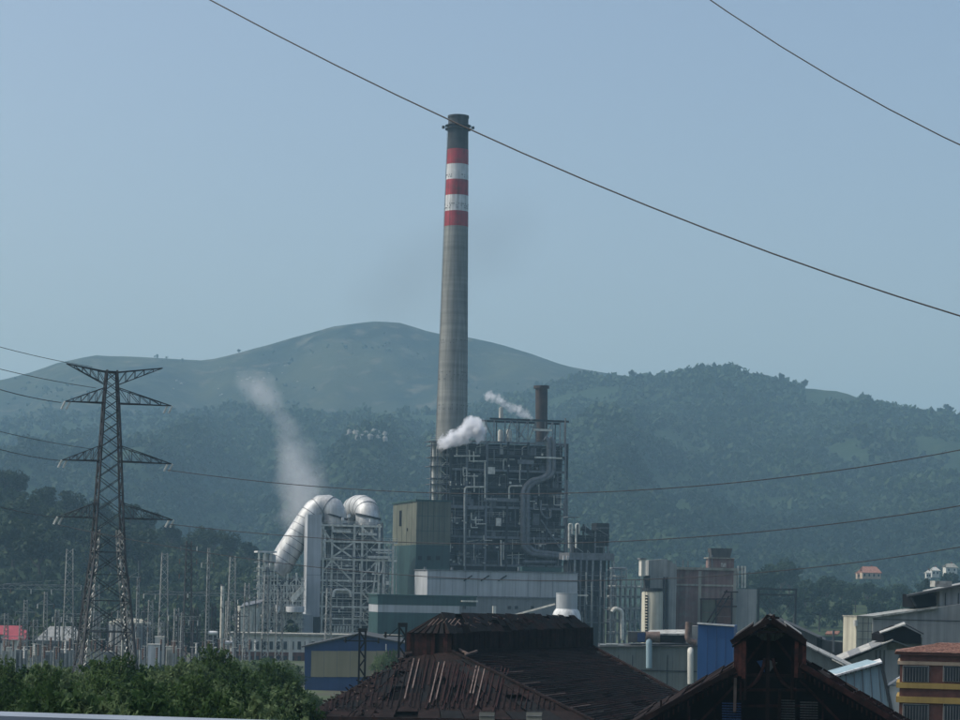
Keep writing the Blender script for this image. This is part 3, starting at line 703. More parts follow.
for px, top in ((569, 524), (576, 524)):
    MB().tube(elbow([FC.Q(px, 548, -1), FC.Q(px, top, -1), FC.Q(px + 3.2, top, -1), FC.Q(px + 3.2, 534, -1)], .8), .3, 8).build('gooseneck_pipe', 'pale_steel', ct, True)
for px in (563.3, 567):
    MB().pbox(FC, px, 555.5, px + 1.5, 560, -1, -.4).build('white_cabinet', 'white_paint', ct)
for k in range(12):
    a, b_ = rr.uniform(570, 606), rr.uniform(562, 620); MB().tube([FC.Q(a, b_, -.6), FC.Q(a + rr.uniform(-1, 1), b_ + rr.uniform(12, 30), -.6)], .2, 6).build('pipe', rr.choice(['grey_steel', 'pale_steel', 'galvanised']), ct)
for k in range(34):
    a, b_ = rr.uniform(567, 612), rr.uniform(520, 556) if k % 2 else rr.uniform(562, 625)
    if b_ < 535 and a > 598: continue
    if rr.random() < .5: MB().bar(FC.Q(a, b_, .2), FC.Q(a, b_ + rr.uniform(8, 20), .2), .2).build('lattice_bar', rr.choice(['dark_steel', 'grey_steel', 'galvanised']), ct)
    else: MB().bar(FC.Q(a, b_, .1), FC.Q(min(614, a + rr.uniform(5, 14)), b_ + rr.choice((0, 0, 7)), .1), .18).build('lattice_bar', rr.choice(['dark_steel', 'grey_steel', 'galvanised']), ct)
MB().bar(FC.Q(582, 527, 2), FC.Q(593, 535, 2), 1.2, 1.6).build('inclined_chute', 'dark_steel', ct)

# pipe rack right of it
FR = Frame(610, 770, YAW)
prk = thing('pipe_rack', 'low tangle of grey pipe trestles between the tower and the cream silo', 'pipe rack', FR.P(0, 0, 0))
for px in (611, 616, 621, 626, 631, 636, 641):
    s = FR.S(px); MB().box(FR, s - .22, s + .22, -.2, .2, 0, FR.Z(rr.uniform(566, 590), px)).build('post', 'galvanised', prk)
    MB().box(FR, s - .22, s + .22, 6.8, 7.2, 0, FR.Z(rr.uniform(575, 592), px)).build('post', 'grey_steel', prk)
for py in (570, 578, 588, 598, 610, 622, 634):
    z = FR.Z(py, 625); x0, x1 = (612, 626) if py < 580 else (610, 642); MB().box(FR, FR.S(x0), FR.S(x1), -.3, 7, z - .15, z).build('pipe_deck', 'grey_steel', prk); railing(FR, prk, FR.S(x0), FR.S(x1), -.3, z, material='galvanised')
    for k in range(2): MB().tube([FR.P(FR.S(x0), 1 + k * 2, z + .5), FR.P(FR.S(x1), 1 + k * 2, z + .5)], .3, 6).build('pipe', rr.choice(['pale_steel', 'grey_steel']), prk)
for k in range(6):
    MB().bar(FR.Q(611 + k * 5, 600, -.2), FR.Q(616 + k * 5, 634, -.2), .2).build('brace', 'galvanised', prk)
MB().tube(elbow([FR.Q(612, 612, -1), FR.Q(615, 608, -1), FR.Q(622, 611, -1), FR.Q(622, 640, -1)], 1), .7, 8).build('pipe', 'pale_steel', prk, True)

# flue gas plant with silver ducts -----------------------------------------------------
FD = Frame(322, 760, YAW)
fg = thing('flue_gas_plant', 'steel-framed scrubber tower carrying two big silver elbow ducts', 'scrubber', FD.P(0, 0, 0))
D = lambda *a: FD.Q(*a)
dcols = [322, 331, 353, 361, 378, 392]
dlev = [525, 541, 559, 580, 592, 606, 618, 632]
for px in dcols:
    s = FD.S(px)
    for t in (0, 10, 18):
        top = FD.Z(524 if px < 390 else 546, px); MB().box(FD, s - .32, s + .32, t - .32, t + .32, 0, top).build('column', 'pale_steel' if t == 0 else 'galvanised', fg)
for i, py in enumerate(dlev):
    z = FD.Z(py, 355); a, b_ = FD.S(320), FD.S(380 if i in (0,) else (396 if i in (1, 2) else 378))
    MB().box(FD, a, b_, -.35, .35, z - .6, z).build('beam', 'pale_steel', fg)
    MB().box(FD, a, b_, .4, 18, z - .15, z - .02).build('floor_deck', 'dark_steel', fg)
    railing(FD, fg, a, b_, -.4, z, material='pale_steel')
MB().box(FD, FD.S(324), FD.S(376), 8, 20, 0, FD.Z(560, 350)).build('inner_wall', 'dark_cladding', fg)
for (a, b_) in (((322, 573), (331, 561)), ((333, 561), (351, 580)), ((361, 578), (378, 560)), ((361, 690), (377, 560)), ((331, 543), (353, 558)), ((353, 543), (331, 558)), ((322, 527), (331, 541)), ((361, 527), (378, 541)), ((380, 690), (384, 552)), ((363, 594), (375, 606)), ((363, 620), (375, 632)), ((363, 607), (375, 619))):
    MB().bar(D(*a, -.2), D(*b_, -.2), .5).build('brace', 'pale_steel', fg)
for (x0, y0, x1, y1) in ((332, 530, 351, 532.5), (359, 533, 377, 535.5), (372, 549, 392, 551), (368, 556, 390, 558.5), (376, 552, 394, 553.5), (333, 557, 342, 558.6)):
    MB().pbox(FD, x0, y0, x1, y1, -1.4, -.8).build('walkway', 'offwhite', fg)
for cx in (341, 369.5):                                 # absorber vessels below the ducts
    p = D(cx, 580, 7); q = D(cx, 523, 7); MB().tube([p, q], 4.6, 24).build('absorber_vessel', 'grey_steel', fg, True)
    MB().lathe(Vector((p.x, p.y, 0)), [(.5, FD.Z(592, cx)), (4.5, FD.Z(580, cx))], 20).build('hopper_cone', 'grey_steel', fg, True)
MB().tube(elbow([D(333, 597, -1), D(334, 590, -1), D(349, 590, -1), D(351, 597, -1)], 1.5), .5, 8).build('arched_pipe', 'pale_steel', fg, True)
for k in range(6):
    z = 629; MB().tube([D(334 + k * 3, 636, -.6), D(335 + k * 3, 626, -.6)], .35, 6).build('pump_riser', 'pale_steel', fg)
# duct rings and elbows
rad = 12.3 * 765 / FPX
T = 6.0
up1 = [D(335, 530, T), D(335, 520, T), D(334.6, 514, T), D(332, 509.2, T), D(327.5, 506.8, T + 1), D(321.5, 507, T + 1.5), D(315.5, 511, T + 1.5), D(309.5, 519, T + 1.5), D(300, 533.5, T + 1.5), D(288, 552, T + 1.5), D(279, 567, T + 1.5)]
du = MB().tube(up1, rad, 40).build('silver_duct', 'silver_duct', fg, True); du['label'] = 'left silver duct bending over and down to the left'
for k in range(7):
    f = .05 + .135 * k; a, b_ = Vector(up1[7]), Vector(up1[10]); p = a.lerp(b_, f); q = a.lerp(b_, f + .012); MB().tube([p, q], rad + .08, 40).build('stiffener_ring', 'grey_steel', du, True)
p = D(334.8, 517, T); MB().tube([p, p + Vector((.16, 0, .6))], rad + .3, 40).build('collar', 'dark_steel', du, True)
for (a, b_) in ((3, 4), (5, 6), (6, 7)):
    p = Vector(up1[a]).lerp(Vector(up1[b_]), .5); dd_ = (Vector(up1[b_]) - Vector(up1[a])).normalized() * .12; MB().tube([p - dd_, p + dd_], rad + .08, 40).build('seam', 'grey_steel', du, True)
# second duct
up2 = [D(368, 530, T), D(368, 520, T), D(367.7, 514, T + .6), D(366, 509.3, T + 3), D(362.5, 507.2, T + 6), D(358.5, 507, T + 10), D(354.5, 509, T + 14), D(352, 514, T + 17), D(351, 530, T + 18)]
d2 = MB().tube(up2, rad, 40).build('silver_duct', 'silver_duct', fg, True); d2['label'] = 'right silver duct curving away to the back'
for a, b_ in ((2, 3), (3, 4), (4, 5), (5, 6)):
    p = Vector(up2[a]).lerp(Vector(up2[b_]), .5); dd_ = (Vector(up2[b_]) - Vector(up2[a])).normalized() * .1; MB().tube([p - dd_, p + dd_], rad + .07, 40).build('seam', 'grey_steel', d2, True)
p = D(368, 517.5, T); MB().tube([p, p + Vector((.12, 0, .6))], rad + .3, 40).build('collar', 'dark_steel', d2, True)
for px, py in ((343, 519), (371, 520.5), (349, 516)):
    MB().pbox(FD, px - 1.2, py - 1.6, px + 1.2, py + 1.6, T - 5.6, T - 4.9).build('inspection_hatch', 'white_paint', fg)
MB().tube([D(281, 563.5, T + 1), D(275.5, 572.5, T + 1)], [rad * .98, rad * .8], 40).build('duct_mouth', 'silver_duct', fg, True)
# stair tower panel, lower plant box
MB().pbox(FD, 306.5, 514.5, 320.5, 640, -3, 3).build('lift_shaft', 'grey_cladding', fg)
MB().box(FD, FD.S(306.5, -3, 560) - .02, FD.S(320.5, -3, 560) + .02, -3.05, -3.002, FD.Z(575, 313) - .06, FD.Z(575, 313) + .06).build('panel_joint', 'grey_steel', fg)
MB().pbox(FD, 273, 614, 313, 641, -6, 2).build('plant_room', 'grey_cladding', fg); MB().pbox(FD, 313.3, 617, 320, 641, -5, 1).build('door_bay', 'dark_cladding', fg)
for x0, x1 in ((257, 272), (288, 313)):
    MB().pbox(FD, x0, 632, x1, 635.3, -7.6, -6.1).build('white_skip', 'white_paint', fg)
for px in (326, 337, 343, 348, 357, 366, 372, 384, 388):
    y0_ = rr.choice((541, 559, 526)) if px < 380 else 559; s = FD.S(px); MB().box(FD, s - .14, s + .14, .2, .5, FD.Z(rr.choice((606, 632, 592)), px), FD.Z(y0_, px)).build('post', rr.choice(['pale_steel', 'offwhite', 'grey_steel']), fg)
for py in (533, 549, 566, 573, 586, 599, 612, 625):
    z = FD.Z(py, 350); a, b_ = sorted((rr.uniform(321, 340), rr.uniform(356, 380))); MB().box(FD, FD.S(a), FD.S(b_), -.5, -.2, z - .12, z + .12).build('walkway', rr.choice(['pale_steel', 'offwhite']), fg); railing(FD, fg, FD.S(a), FD.S(b_), -.5, z + .1, material='pale_steel')
for k in range(26):
    i_ = rr.randrange(len(dcols) - 2); y0_, y1_ = dlev[rr.randrange(1, 4)], 0; j_ = rr.randrange(0, len(dlev) - 1); xa, xb = dcols[i_], dcols[i_ + 1]
    if rr.random() < .5: xa, xb = xb, xa
    MB().bar(D(xa, dlev[j_], rr.uniform(.1, 3)), D(xb, dlev[j_ + 1], .5), .26).build('brace', rr.choice(['pale_steel', 'pale_steel', 'grey_steel']), fg)
# zigzag stair on the right
for k, (a, b_) in enumerate((((364, 592), (378, 602)), ((378, 602), (364, 612)), ((364, 616), (378, 626)), ((378, 626), (364, 637)))):
    MB().bar(D(*a, -2), D(*b_, -2), 1.1, .35).build('stair_flight', 'olive_cladding', fg)
    mb = MB(); mb.bar(D(a[0], a[1] - 3, -2.5), D(b_[0], b_[1] - 3, -2.5), .12); mb.build('stair_rail', 'pale_steel', fg)
# right side ladders, hoops and lattice
for px in (385, 389, 393, 396):
    MB().bar(D(px, 620, 1), D(px, 540 + rr.random() * 10, 1), .25).build('mast', 'pale_steel', fg)
MB().tube([D(377 + 6 * math.cos(a), 565 + 11 * math.sin(a), -1) for a in np.linspace(-.9, 1.3, 12)], .3, 6).build('curved_pipe', 'pale_steel', fg, True)
for k in range(10):
    MB().bar(D(384 if k % 2 else 393, 556 + k * 7, .5), D(393 if k % 2 else 384, 563 + k * 7, .5), .2).build('brace', 'pale_steel', fg)
for k in range(26):
    x_, y_ = rr.uniform(323, 390), rr.uniform(528, 628); MB().pbox(FD, x_, y_, x_ + rr.uniform(1, 4), y_ + rr.uniform(1, 4), rr.uniform(-1.3, -.9), -.6).build('equipment_box', rr.choice(['grey_steel', 'pale_steel', 'pale_steel', 'dark_steel']), fg)
for k in range(12):
    x_, y_ = rr.uniform(323, 376), rr.uniform(540, 625); MB().tube(elbow([D(x_, y_, -.9), D(x_, y_ + 8, -.9), D(x_ + rr.uniform(4, 12), y_ + 8, -.9)], .5), .2, 6).build('pipe', rr.choice(['pale_steel', 'grey_steel']), fg)

# left lattice of the flue gas plant ----------------------------------------------
FL = Frame(258, 745, YAW)
la = thing('duct_trestle', 'light steel trestle tower under the sloping end of the silver duct', 'trestle', FL.P(0, 0, 0))
for px in (258, 264, 270, 277, 287, 296, 302):
    top = 552 if px < 275 else rr.uniform(572, 584)
    for t in (0, 6): 
        s = FL.S(px, t); MB().box(FL, s - .25, s + .25, t - .25, t + .25, 0, FL.Z(top, px, t)).build('post', 'pale_steel' if t == 0 else 'grey_steel', la)
MB().pbox(FL, 257.5, 551, 277, 552.6, -.4, 7).build('top_beam', 'white_paint', la)
MB().pbox(FL, 269, 555, 276, 563, 1, 4).build('white_box', 'white_paint', la)
for py in (562, 571, 580, 589, 598, 607, 618, 628):
    z = FL.Z(py, 270); b_ = FL.S(277 if py < 575 else 304); MB().box(FL, FL.S(256), b_, -.3, 6.4, z - .25, z).build('deck', 'grey_steel', la); railing(FL, la, FL.S(256), b_, -.35, z, material='pale_steel')
for k in range(30):
    x_, y_ = rr.uniform(258, 300), rr.uniform(578, 625); MB().bar(FL.Q(x_, y_, -.2), FL.Q(x_ + rr.choice((-7, 7)), y_ + 9, -.2), .22).build('brace', rr.choice(['pale_steel', 'grey_steel', 'galvanised']), la)
for k in range(22):
    x_, y_ = rr.uniform(258, 303), rr.uniform(574, 626); w_ = rr.uniform(1, 4); MB().pbox(FL, x_, y_, x_ + w_, y_ + rr.uniform(1, 3.5), rr.uniform(-1, .5), 2).build('equipment_box', rr.choice(['pale_steel', 'grey_steel', 'dark_steel', 'grey_steel']), la)
for k in range(36):
    x_, y_ = rr.uniform(257, 303), rr.uniform(565, 622); w_ = .22
    if x_ > 277 and y_ < 580: continue
    if rr.random() < .5: MB().bar(FL.Q(x_, y_, -.6), FL.Q(x_, y_ + rr.uniform(6, 16), -.6), .3).build('pipe', rr.choice(['pale_steel', 'offwhite', 'grey_steel']), la)
    else: MB().bar(FL.Q(x_, y_, -.7), FL.Q(min(304, x_ + rr.uniform(4, 12)), y_, -.7), .3).build('walkway', rr.choice(['pale_steel', 'offwhite', 'pale_steel']), la)
for py in (568, 576, 585, 593, 601, 612, 622):
    x1_ = 276 if py < 577 else 303; MB().bar(FL.Q(256.5, py, -.5), FL.Q(x1_, py + rr.uniform(-.5, .5), -.5), .35, .3).build('girder', rr.choice(['pale_steel', 'offwhite']), la)
for px in (259.5, 262, 267.5, 274, 281, 284, 290, 293, 299):
    MB().bar(FL.Q(px, 632, -.4), FL.Q(px, (560 if px < 276 else 580) + rr.uniform(0, 8), -.4), .28).build('post', rr.choice(['pale_steel', 'offwhite', 'pale_steel']), la)
for k in range(16):
    px = 257 + (k % 8) * 5.6; py = 582 + (k // 8) * 22; MB().bar(FL.Q(px, py, -.45), FL.Q(px + 5.6, py + 20, -.45), .22).build('brace', 'pale_steel', la); MB().bar(FL.Q(px + 5.6, py, -.45), FL.Q(px, py + 20, -.45), .22).build('brace', 'pale_steel', la)
MB().pbox(FL, 262, 578, 300, 630, 4, 5).build('back_panel', 'dark_cladding', la)
for px, w_ in ((266, 2.4), (272, 1.9)): MB().tube([FL.Q(px, 578, 2), FL.Q(px, 554, 2)], w_ * .4, 10).build('riser_pipe', 'pale_steel', la, True)
p = FL.Q(295, 612, -3); q = FL.Q(295, 606.5, -3); MB().tube([p, q], 3.0, 20).build('white_tank', 'white_paint', la, True)
p = FL.Q(278, 612, -3); q = FL.Q(278, 605, -3); MB().tube([p, q], .7, 10).build('white_drum', 'white_paint', la, True)
MB().bar(FL.Q(291, 601, -1.5), FL.Q(303, 588, -1.5), 1.6, 1.6).build('inclined_chute', 'pale_steel', la)
# filter cones by the trestle
fc = thing('filter_hoppers', 'pale row of battered hopper legs at the foot of the trestle', 'hopper', FL.Q(250, 650, -6) * 1.0)
fc.location.z = 0
for k in range(4):
    x_ = 241.5 + k * 5; MB().tube([FL.Q(x_ - 2, 637, -6), FL.Q(x_ + .5, 606, -6)], [.7, 1.4], 10).build('hopper_leg', 'pale_steel', fc, True)
MB().slab([FL.Q(240, 607, -8), FL.Q(262, 602, -8), FL.Q(264, 599, -3), FL.Q(244, 602.5, -3)], .5).build('hopper_roof', 'grey_steel', fc)
for k in range(5):
    MB().bar(FL.Q(240 + k * 4, 637, -6.6), FL.Q(244 + k * 4, 612, -6.6), .25).build('brace', 'offwhite', fc)
# steel ladder frame posts standing close by are part of the switchyard below

# white tank in front of the turbine hall --------------------------------------------
FV = Frame(566, 560, 0)
wt = thing('vent_tank', 'short white cylinder with domed shoulder in front of the grey hall', 'tank', FV.P(0, 0, 0))
k_ = 560 / FPX; c = FV.P(0, 0, 0); Zv = lambda py: FV.Z(py, 566)
MB().lathe(c, [(10.7 * k_, Zv(609)), (10.7 * k_, Zv(594)), (11.0 * k_, Zv(594) + .05), (11.0 * k_, Zv(593)), (9.8 * k_, Zv(593)), (9.8 * k_, Zv(595))], 32).build('cylinder', 'grey_cladding', wt, True)
MB().lathe(c, [(15 * k_, 0), (15 * k_, Zv(622)), (14.3 * k_, Zv(616)), (12.8 * k_, Zv(611.5)), (10.8 * k_, Zv(609) + .02)], 32).build('dome', 'white_paint', wt, True)
MB().bar(FV.Q(555, 604, 0), FV.Q(505, 617.5, 4), .5, .4).build('feed_pipe', 'offwhite', wt)
MB().bar(FV.Q(576, 595.3, 0), FV.Q(588, 595.5, 0), .3, .35).build('side_arm', 'offwhite', wt)

# cream and brick office row ------------------------------------------------------------
FO = Frame(231, 640, 8)
of = thing('office_row', 'two storey building, cream above and brick below, under the scrubber tower', 'building', FO.P(0, 0, 0))
s1 = FO.S(402, 0, 650); zt, zf, zm_ = FO.Z(635, 270), FO.Z(639.5, 270), FO.Z(652, 270)
MB().box(FO, 0, s1, 0, 12, zm_ + .003, zt).build('upper_wall', 'offwhite', of)
MB().box(FO, .05, s1 - .05, .06, 11.9, 0, zm_).build('lower_wall', 'brick', of)
MB().box(FO, -.6, s1 + .3, -.7, 12.5, zt + .003, zt + .5).build('roof', 'concrete', of)
px = 234.5
while px < 330:
    for y0, y1, m_ in ((641.5, 649.5, 'glass'), (656, 664, 'glass')):
        if px > 305 and y0 > 650: continue
        fr_ = MB().pbox(FO, px - .5, y0 - .5, px + 3.9, y1 + .5, -.12, -.002).build('window', 'offwhite' if y0 < 650 else 'brick', of)
        MB().pbox(FO, px, y0, px + 3.4, y1, -.16, -.122).build('pane', m_, fr_)
    px += 7.0
for px in (232, 288.5, 305):
    MB().pbox(FO, px, 639.6, px + 4, 672, -.35, -.17).build('pilaster', 'offwhite', of)

# blue and beige shed ----------------------------------------------------------------------
FH = Frame(304.5, 470, 0)
sh = thing('industrial_shed', 'gabled shed with blue top and base and a wide beige band', 'shed', FH.P(0, 0, 0))
pts = [FH.st(304.5, 700), FH.st(405, 700), FH.st(405, 643.5), FH.st(358, 635), FH.st(304.5, 647)]
MB().prism(FH, [(a, z if i > 1 else 0) for i, (a, z) in enumerate(pts)], 0, 26).build('wall', 'shed_blue', sh)
n = 7
for k in range(n):
    x0 = 311 + (402 - 311) * k / n; x1 = 311 + (402 - 311) * (k + 1) / n
    MB().pbox(FH, x0 + .12, 651, x1 - .12, 677, -.14, -.003).build('beige_panel', 'shed_beige', sh)
pk, el, er = FH.st(358, 634.2), FH.st(301.5, 647), FH.st(408, 643.8)
for (a, b_) in ((el, pk), (pk, er)):
    MB().slab([FH.P(a[0], -.6, a[1] + .15), FH.P(b_[0], -.6, b_[1] + .15), FH.P(b_[0], 26.5, b_[1] + .15), FH.P(a[0], 26.5, a[1] + .15)], .25).build('roof_slope', 'dark_sheet', sh)
for px in (386,): MB().bar(FH.Q(px, 652, -.4), FH.Q(px, 644, -.4), .2).build('downpipe', 'offwhite', sh)
MB().pbox(FH, 384.5, 651, 404, 660, -.3, -.142).build('rusty_panel', 'rust_pale', sh)

# rail masts ----------------------------------------------------------------------------------
def rail_mast(px, ytop, ybot, d, label, w=6.0):
    F = Frame(px, d, 0); o = thing('rail_mast', label, 'mast', F.P(0, 0, float(gz(0, d))), 'lattice masts of the railway line')
    z0, z1 = float(gz(0, d)) - .5, F.Z(ytop, px); hw = w * d / FPX / 2
    for sx in (-1, 1):
        MB().box(F, sx * hw - .12, sx * hw + .12, -.2, .2, z0, z1).build('leg', 'soot_steel', o)
    mb = MB(); n = int((z1 - z0) / 1.1)
    for k in range(n):
        z = z0 + (z1 - z0) * k / n; z2 = z0 + (z1 - z0) * (k + 1) / n; mb.bar(F.P(-hw if k % 2 else hw, 0, z), F.P(hw if k % 2 else -hw, 0, z2), .2)
    mb.build('lacing', 'soot_steel', o)
    MB().box(F, -hw - .15, hw + .15, -.25, .25, z1, z1 + .5).build('cap', 'soot_steel', o)
    a = MB(); za = F.Z(ytop + 9, px); a.bar(F.P(-9.5 * d / FPX * 2, 0, za), F.P(8.5 * d / FPX * 2, 0, za), .16); a.bar(F.P(-7 * d / FPX * 2, 0, za), F.P(0, 0, za + 1.4), .1); a.build('crossarm', 'soot_steel', o)
    for sx in (-17, 16):
        p = F.P(sx * d / FPX, 0, za); MB().tube([p + Vector((0, 0, -.25)), p + Vector((0, 0, .45))], .13, 8).build('insulator', 'soot_steel', o)
    return o
rail_mast(362.5, 632, 684, 300, 'dark lattice rail mast in front of the beige band of the shed')
rail_mast(402.5, 627, 668, 270, 'dark lattice rail mast against the left end of the rusty ruin', 7.0)

# ------------------------------------------------------------------ right-hand factory
FQ = Frame(668, 650, 4)
fq = thing('coal_washery', 'weathered plum and grey concrete block with a rooftop hopper', 'factory building', FQ.P(0, 0, 0))
Q = lambda *a: FQ.Q(*a)
s1 = FQ.S(745, 0, 600); zt = FQ.Z(570, 700)
MB().box(FQ, 0, FQ.S(735, 0, 600), 0, 18, 0, zt).build('wall', 'plum_concrete', fq)
MB().box(FQ, FQ.S(735, 0, 600) + .003, FQ.S(757, 0, 600), .4, 14, 0, FQ.Z(589, 745)).build('wing_wall', 'grey_wall', fq)
MB().box(FQ, -.4, FQ.S(736, 0, 600), -.5, 18.4, zt + .003, zt + .7).build('roof', 'concrete', fq)
MB().box(FQ, -.1, FQ.S(735, 0, 600), -.25, -.003, FQ.Z(586, 700), FQ.Z(586, 700) + .5).build('string_course', 'concrete', fq)
for px in (669, 698, 733):
    MB().pbox(FQ, px, 571, px + 3, 640, -.4, -.26).build('pilaster', 'concrete', fq)
for (x0, y0, x1, y1) in ((702, 600, 715.5, 612), (702, 612.8, 715.5, 630), (717, 600, 731, 606), (717, 607, 731, 616), (717, 617, 731, 630)):
    w_ = MB().pbox(FQ, x0, y0, x1, y1, -.2, -.003).build('infill_panel', 'brick' if x0 > 716 else 'olive_cladding', fq)
for a, b_ in (((701, 599), (701, 632)), ((716, 599), (716, 632)), ((731.5, 592), (731.5, 632)), ((700, 599), (733, 599)), ((724, 592), (738, 592)), ((718, 606.5), (737, 606.5)), ((705, 626), (727, 590)), ((709, 628), (729, 596))):
    MB().bar(Q(*a, -1), Q(*b_, -1), .35).build('scaffold_bar', 'rust', fq)
# rooftop cabin and hopper
MB().pbox(FQ, 710, 558.5, 734, 570, 2, 9).build('roof_cabin', 'plum_concrete', fq); MB().pbox(FQ, 708.5, 557.5, 735, 558.6, 1.5, 9.5).build('cabin_roof', 'concrete', fq)
a0, zz0 = FQ.st(712, 557.4, 3); a1, _ = FQ.st(730, 557.4, 3); b0, zz1 = FQ.st(710.5, 548, 3); b1, _ = FQ.st(732.5, 547, 3)
MB().prism(FQ, [(a0, zz0), (a1, zz0), (b1, zz1), (b0, zz1)], 3, 8).build('rooftop_hopper', 'dark_sheet', fq)
MB().pbox(FQ, 721, 563, 726, 567, 1.85, 1.99).build('cabin_window', 'weathered_sheet', fq)
for px, y0 in ((709, 552), (712, 555), (683, 560), (688, 561), (701, 565), (740, 566), (743, 566)):
    MB().bar(Q(px, 571, 2), Q(px, y0, 2), .3).build('roof_pipe', 'grey_steel', fq)
MB().pbox(FQ, 690, 567.5, 708, 570, 3, 8).build('roof_light', 'dark_sheet', fq)
MB().pbox(FQ, 736, 568, 746, 571, 2, 5).build('roof_deck', 'grey_steel', fq)
for px in (738, 742, 745): MB().bar(Q(px, 588, 2), Q(px, 566, 2), .45).build('roof_post', 'pale_steel', fq)
# open portal frame
pf_ = thing('portal_frame', 'open rusty steel portal frame right of the concrete block', 'steel frame', Q(777, 650, 3)); pf_.location.z = 0
for px in (758.5, 795.8):
    for t in (3, 12): MB().bar(FQ.P(FQ.S(px, t, 600), t, 0), FQ.P(FQ.S(px, t, 600), t, FQ.Z(588.5, px, t)), .55).build('column', 'dark_steel', pf_)
for py in (589, 594.5):
    MB().bar(Q(757, py, 3), Q(797, py + .6, 3), .5).build('beam', 'dark_steel', pf_); MB().bar(Q(757, py, 12), Q(797, py + .6, 12), .4).build('beam', 'dark_steel', pf_)
for a, b_ in (((759, 596), (777, 622)), ((766, 596), (785, 622)), ((795, 596), (778, 620))):
    MB().bar(Q(*a, 3), Q(*b_, 3), .18).build('brace', 'dark_steel', pf_)

# silo and headhouse
FI = Frame(651.5, 620, 0); k_ = 620 / FPX; c = FI.P(0, 0, 0)
si = thing('cream_silo', 'tall cream cylindrical silo with a dark ladder on its left side', 'silo', c)
MB().lathe(c, [(10.6 * k_, 0), (10.6 * k_, FI.Z(593, 651)), (9.5 * k_, FI.Z(591, 651))], 32).build('drum', 'cream', si, True)
mb = MB()
for k in range(13):
    py = 596 + k * 2.9; p = FI.Q(646.5, py, -9.6 * k_); mb.bar(p - Vector((.32, 0, 0)), p + Vector((.32, 0, 0)), .35, .42)
mb.build('ladder_rungs', 'void', si)
for px in (645.2, 647.8): MB().bar(FI.Q(px, 634, -9.7 * k_), FI.Q(px, 586, -9.7 * k_), .12).build('ladder_rail', 'grey_steel', si)
MB().lathe(c, [(10.9 * k_, FI.Z(591, 651) + .01), (10.9 * k_, FI.Z(588, 651))], 24).build('silo_collar', 'dark_steel', si, True)
FJ = Frame(646, 640, 10)
hh_ = thing('headhouse', 'grey sheet-clad headhouse rising behind the cream silo', 'building', FJ.P(0, 0, 0))
pts = [FJ.st(646, 560), FJ.st(668, 559), FJ.st(676, 565)]
MB().prism(FJ, [(FJ.S(648, 2, 600), 0), (FJ.S(678, 0, 600), 0), (FJ.S(678, 0, 600), pts[2][1]), pts[1], (FJ.S(648, 2, 600), pts[0][1])], 2.05, 7).build('wall', 'grey_wall', hh_)
MB().pbox(FJ, 641.5, 559.5, 645.5, 576, -1, 2).build('lit_end_cabin', 'offwhite', hh_); MB().pbox(FJ, 640.5, 558, 646.5, 559.4, -1.3, 2.4).build('cabin_roof', 'grey_steel', hh_)  # off-white paints the sunlit end of the headhouse
MB().pbox(FJ, 645, 575.5, 650, 590, 0, 1.8).build('chute', 'dark_steel', hh_)
for px in (664, 667): MB().bar(FJ.Q(px, 640, 1.6), FJ.Q(px, 577, 1.6), .5).build('downpipe', 'dark_steel', hh_)
for px in (668, 672, 676): MB().bar(FJ.Q(px, 566, 4), FJ.Q(px, 560.5, 4), .15).build('antenna', 'grey_steel', hh_)

# long grey-green shed with pipes
FK = Frame(600, 430, -3)
gs = thing('corrugated_shed', 'long low grey-green corrugated shed between the two rusty ruins', 'shed', FK.P(0, 0, 0))
s1 = FK.S(697, 0, 670); z1_ = FK.Z(646, 650)
pl = [FK.st(600, 650), FK.st(640, 645), FK.st(697, 647)]
for k in range(16):
    a = s1 * k / 16; b_ = s1 * (k + 1) / 16; MB().box(FK, a + .015, b_ - .015, rr.uniform(-.03, .03), 10, 0, z1_ + .15 * math.sin(k)).build('cladding_sheet', 'grey_green_cladding', gs)
MB().box(FK, .2, s1 - .2, .3, 9.8, 0, z1_ - .4).build('inner_wall', 'dark_sheet', gs)
MB().slab([FK.Q(598, 646.5, -.6), FK.Q(699, 645.5, -.6), FK.Q(699, 642.5, 10.5), FK.Q(598, 643.5, 10.5)], .2).build('roof', 'dark_sheet', gs)
MB().pbox(FK, 600, 670, 697, 671, -.2, -.04).build('rail', 'dark_steel', gs)
for px, y0, y1, m_ in ((649, 640, 668, 'pale_blue'), (690.5, 652, 684, 'offwhite')):
    MB().tube(elbow([FK.Q(px, y1, -1.2), FK.Q(px, y0, -1.2), FK.Q(px, y0 - 4, .4)], .8), 3.0 * 430 / FPX, 12).build('flue_pipe', m_, gs, True)
MB().pbox(FK, 628, 632, 646, 642.5, 2, 8).build('roof_box', 'dark_sheet', gs); MB().pbox(FK, 637.5, 633, 645, 642, 1.7, 1.98).build('blue_door', 'shed_blue', gs)
MB().slab([FK.Q(646, 633, 1), FK.Q(690, 634, 1), FK.Q(686, 629.5, 8), FK.Q(650, 630, 8)], .3).build('upper_roof', 'weathered_sheet', gs)
MB().pbox(FK, 648, 633.8, 686, 643, 2, 7).build('upper_wall', 'rust_dark', gs)
MB().tube([FK.Q(646, 637, -.5), FK.Q(660, 637, -.5)], 1.0, 12).build('tan_duct', 'rust_pale', gs, True)
MB().tube(elbow([FK.Q(689, 622, 0), FK.Q(688, 640, 0), FK.Q(696, 643, 0)], 1.5), .65, 10).build('bent_flue', 'rust_pale', gs, True)
MB().pbox(FK, 689, 626, 699, 645, 3, 7).build('grey_hut', 'grey_wall', gs)
for px in (618, 632, 667): MB().pbox(FK, px, 655, px + .6, 690, -.14, -.05).build('downpipe', 'dark_steel', gs)

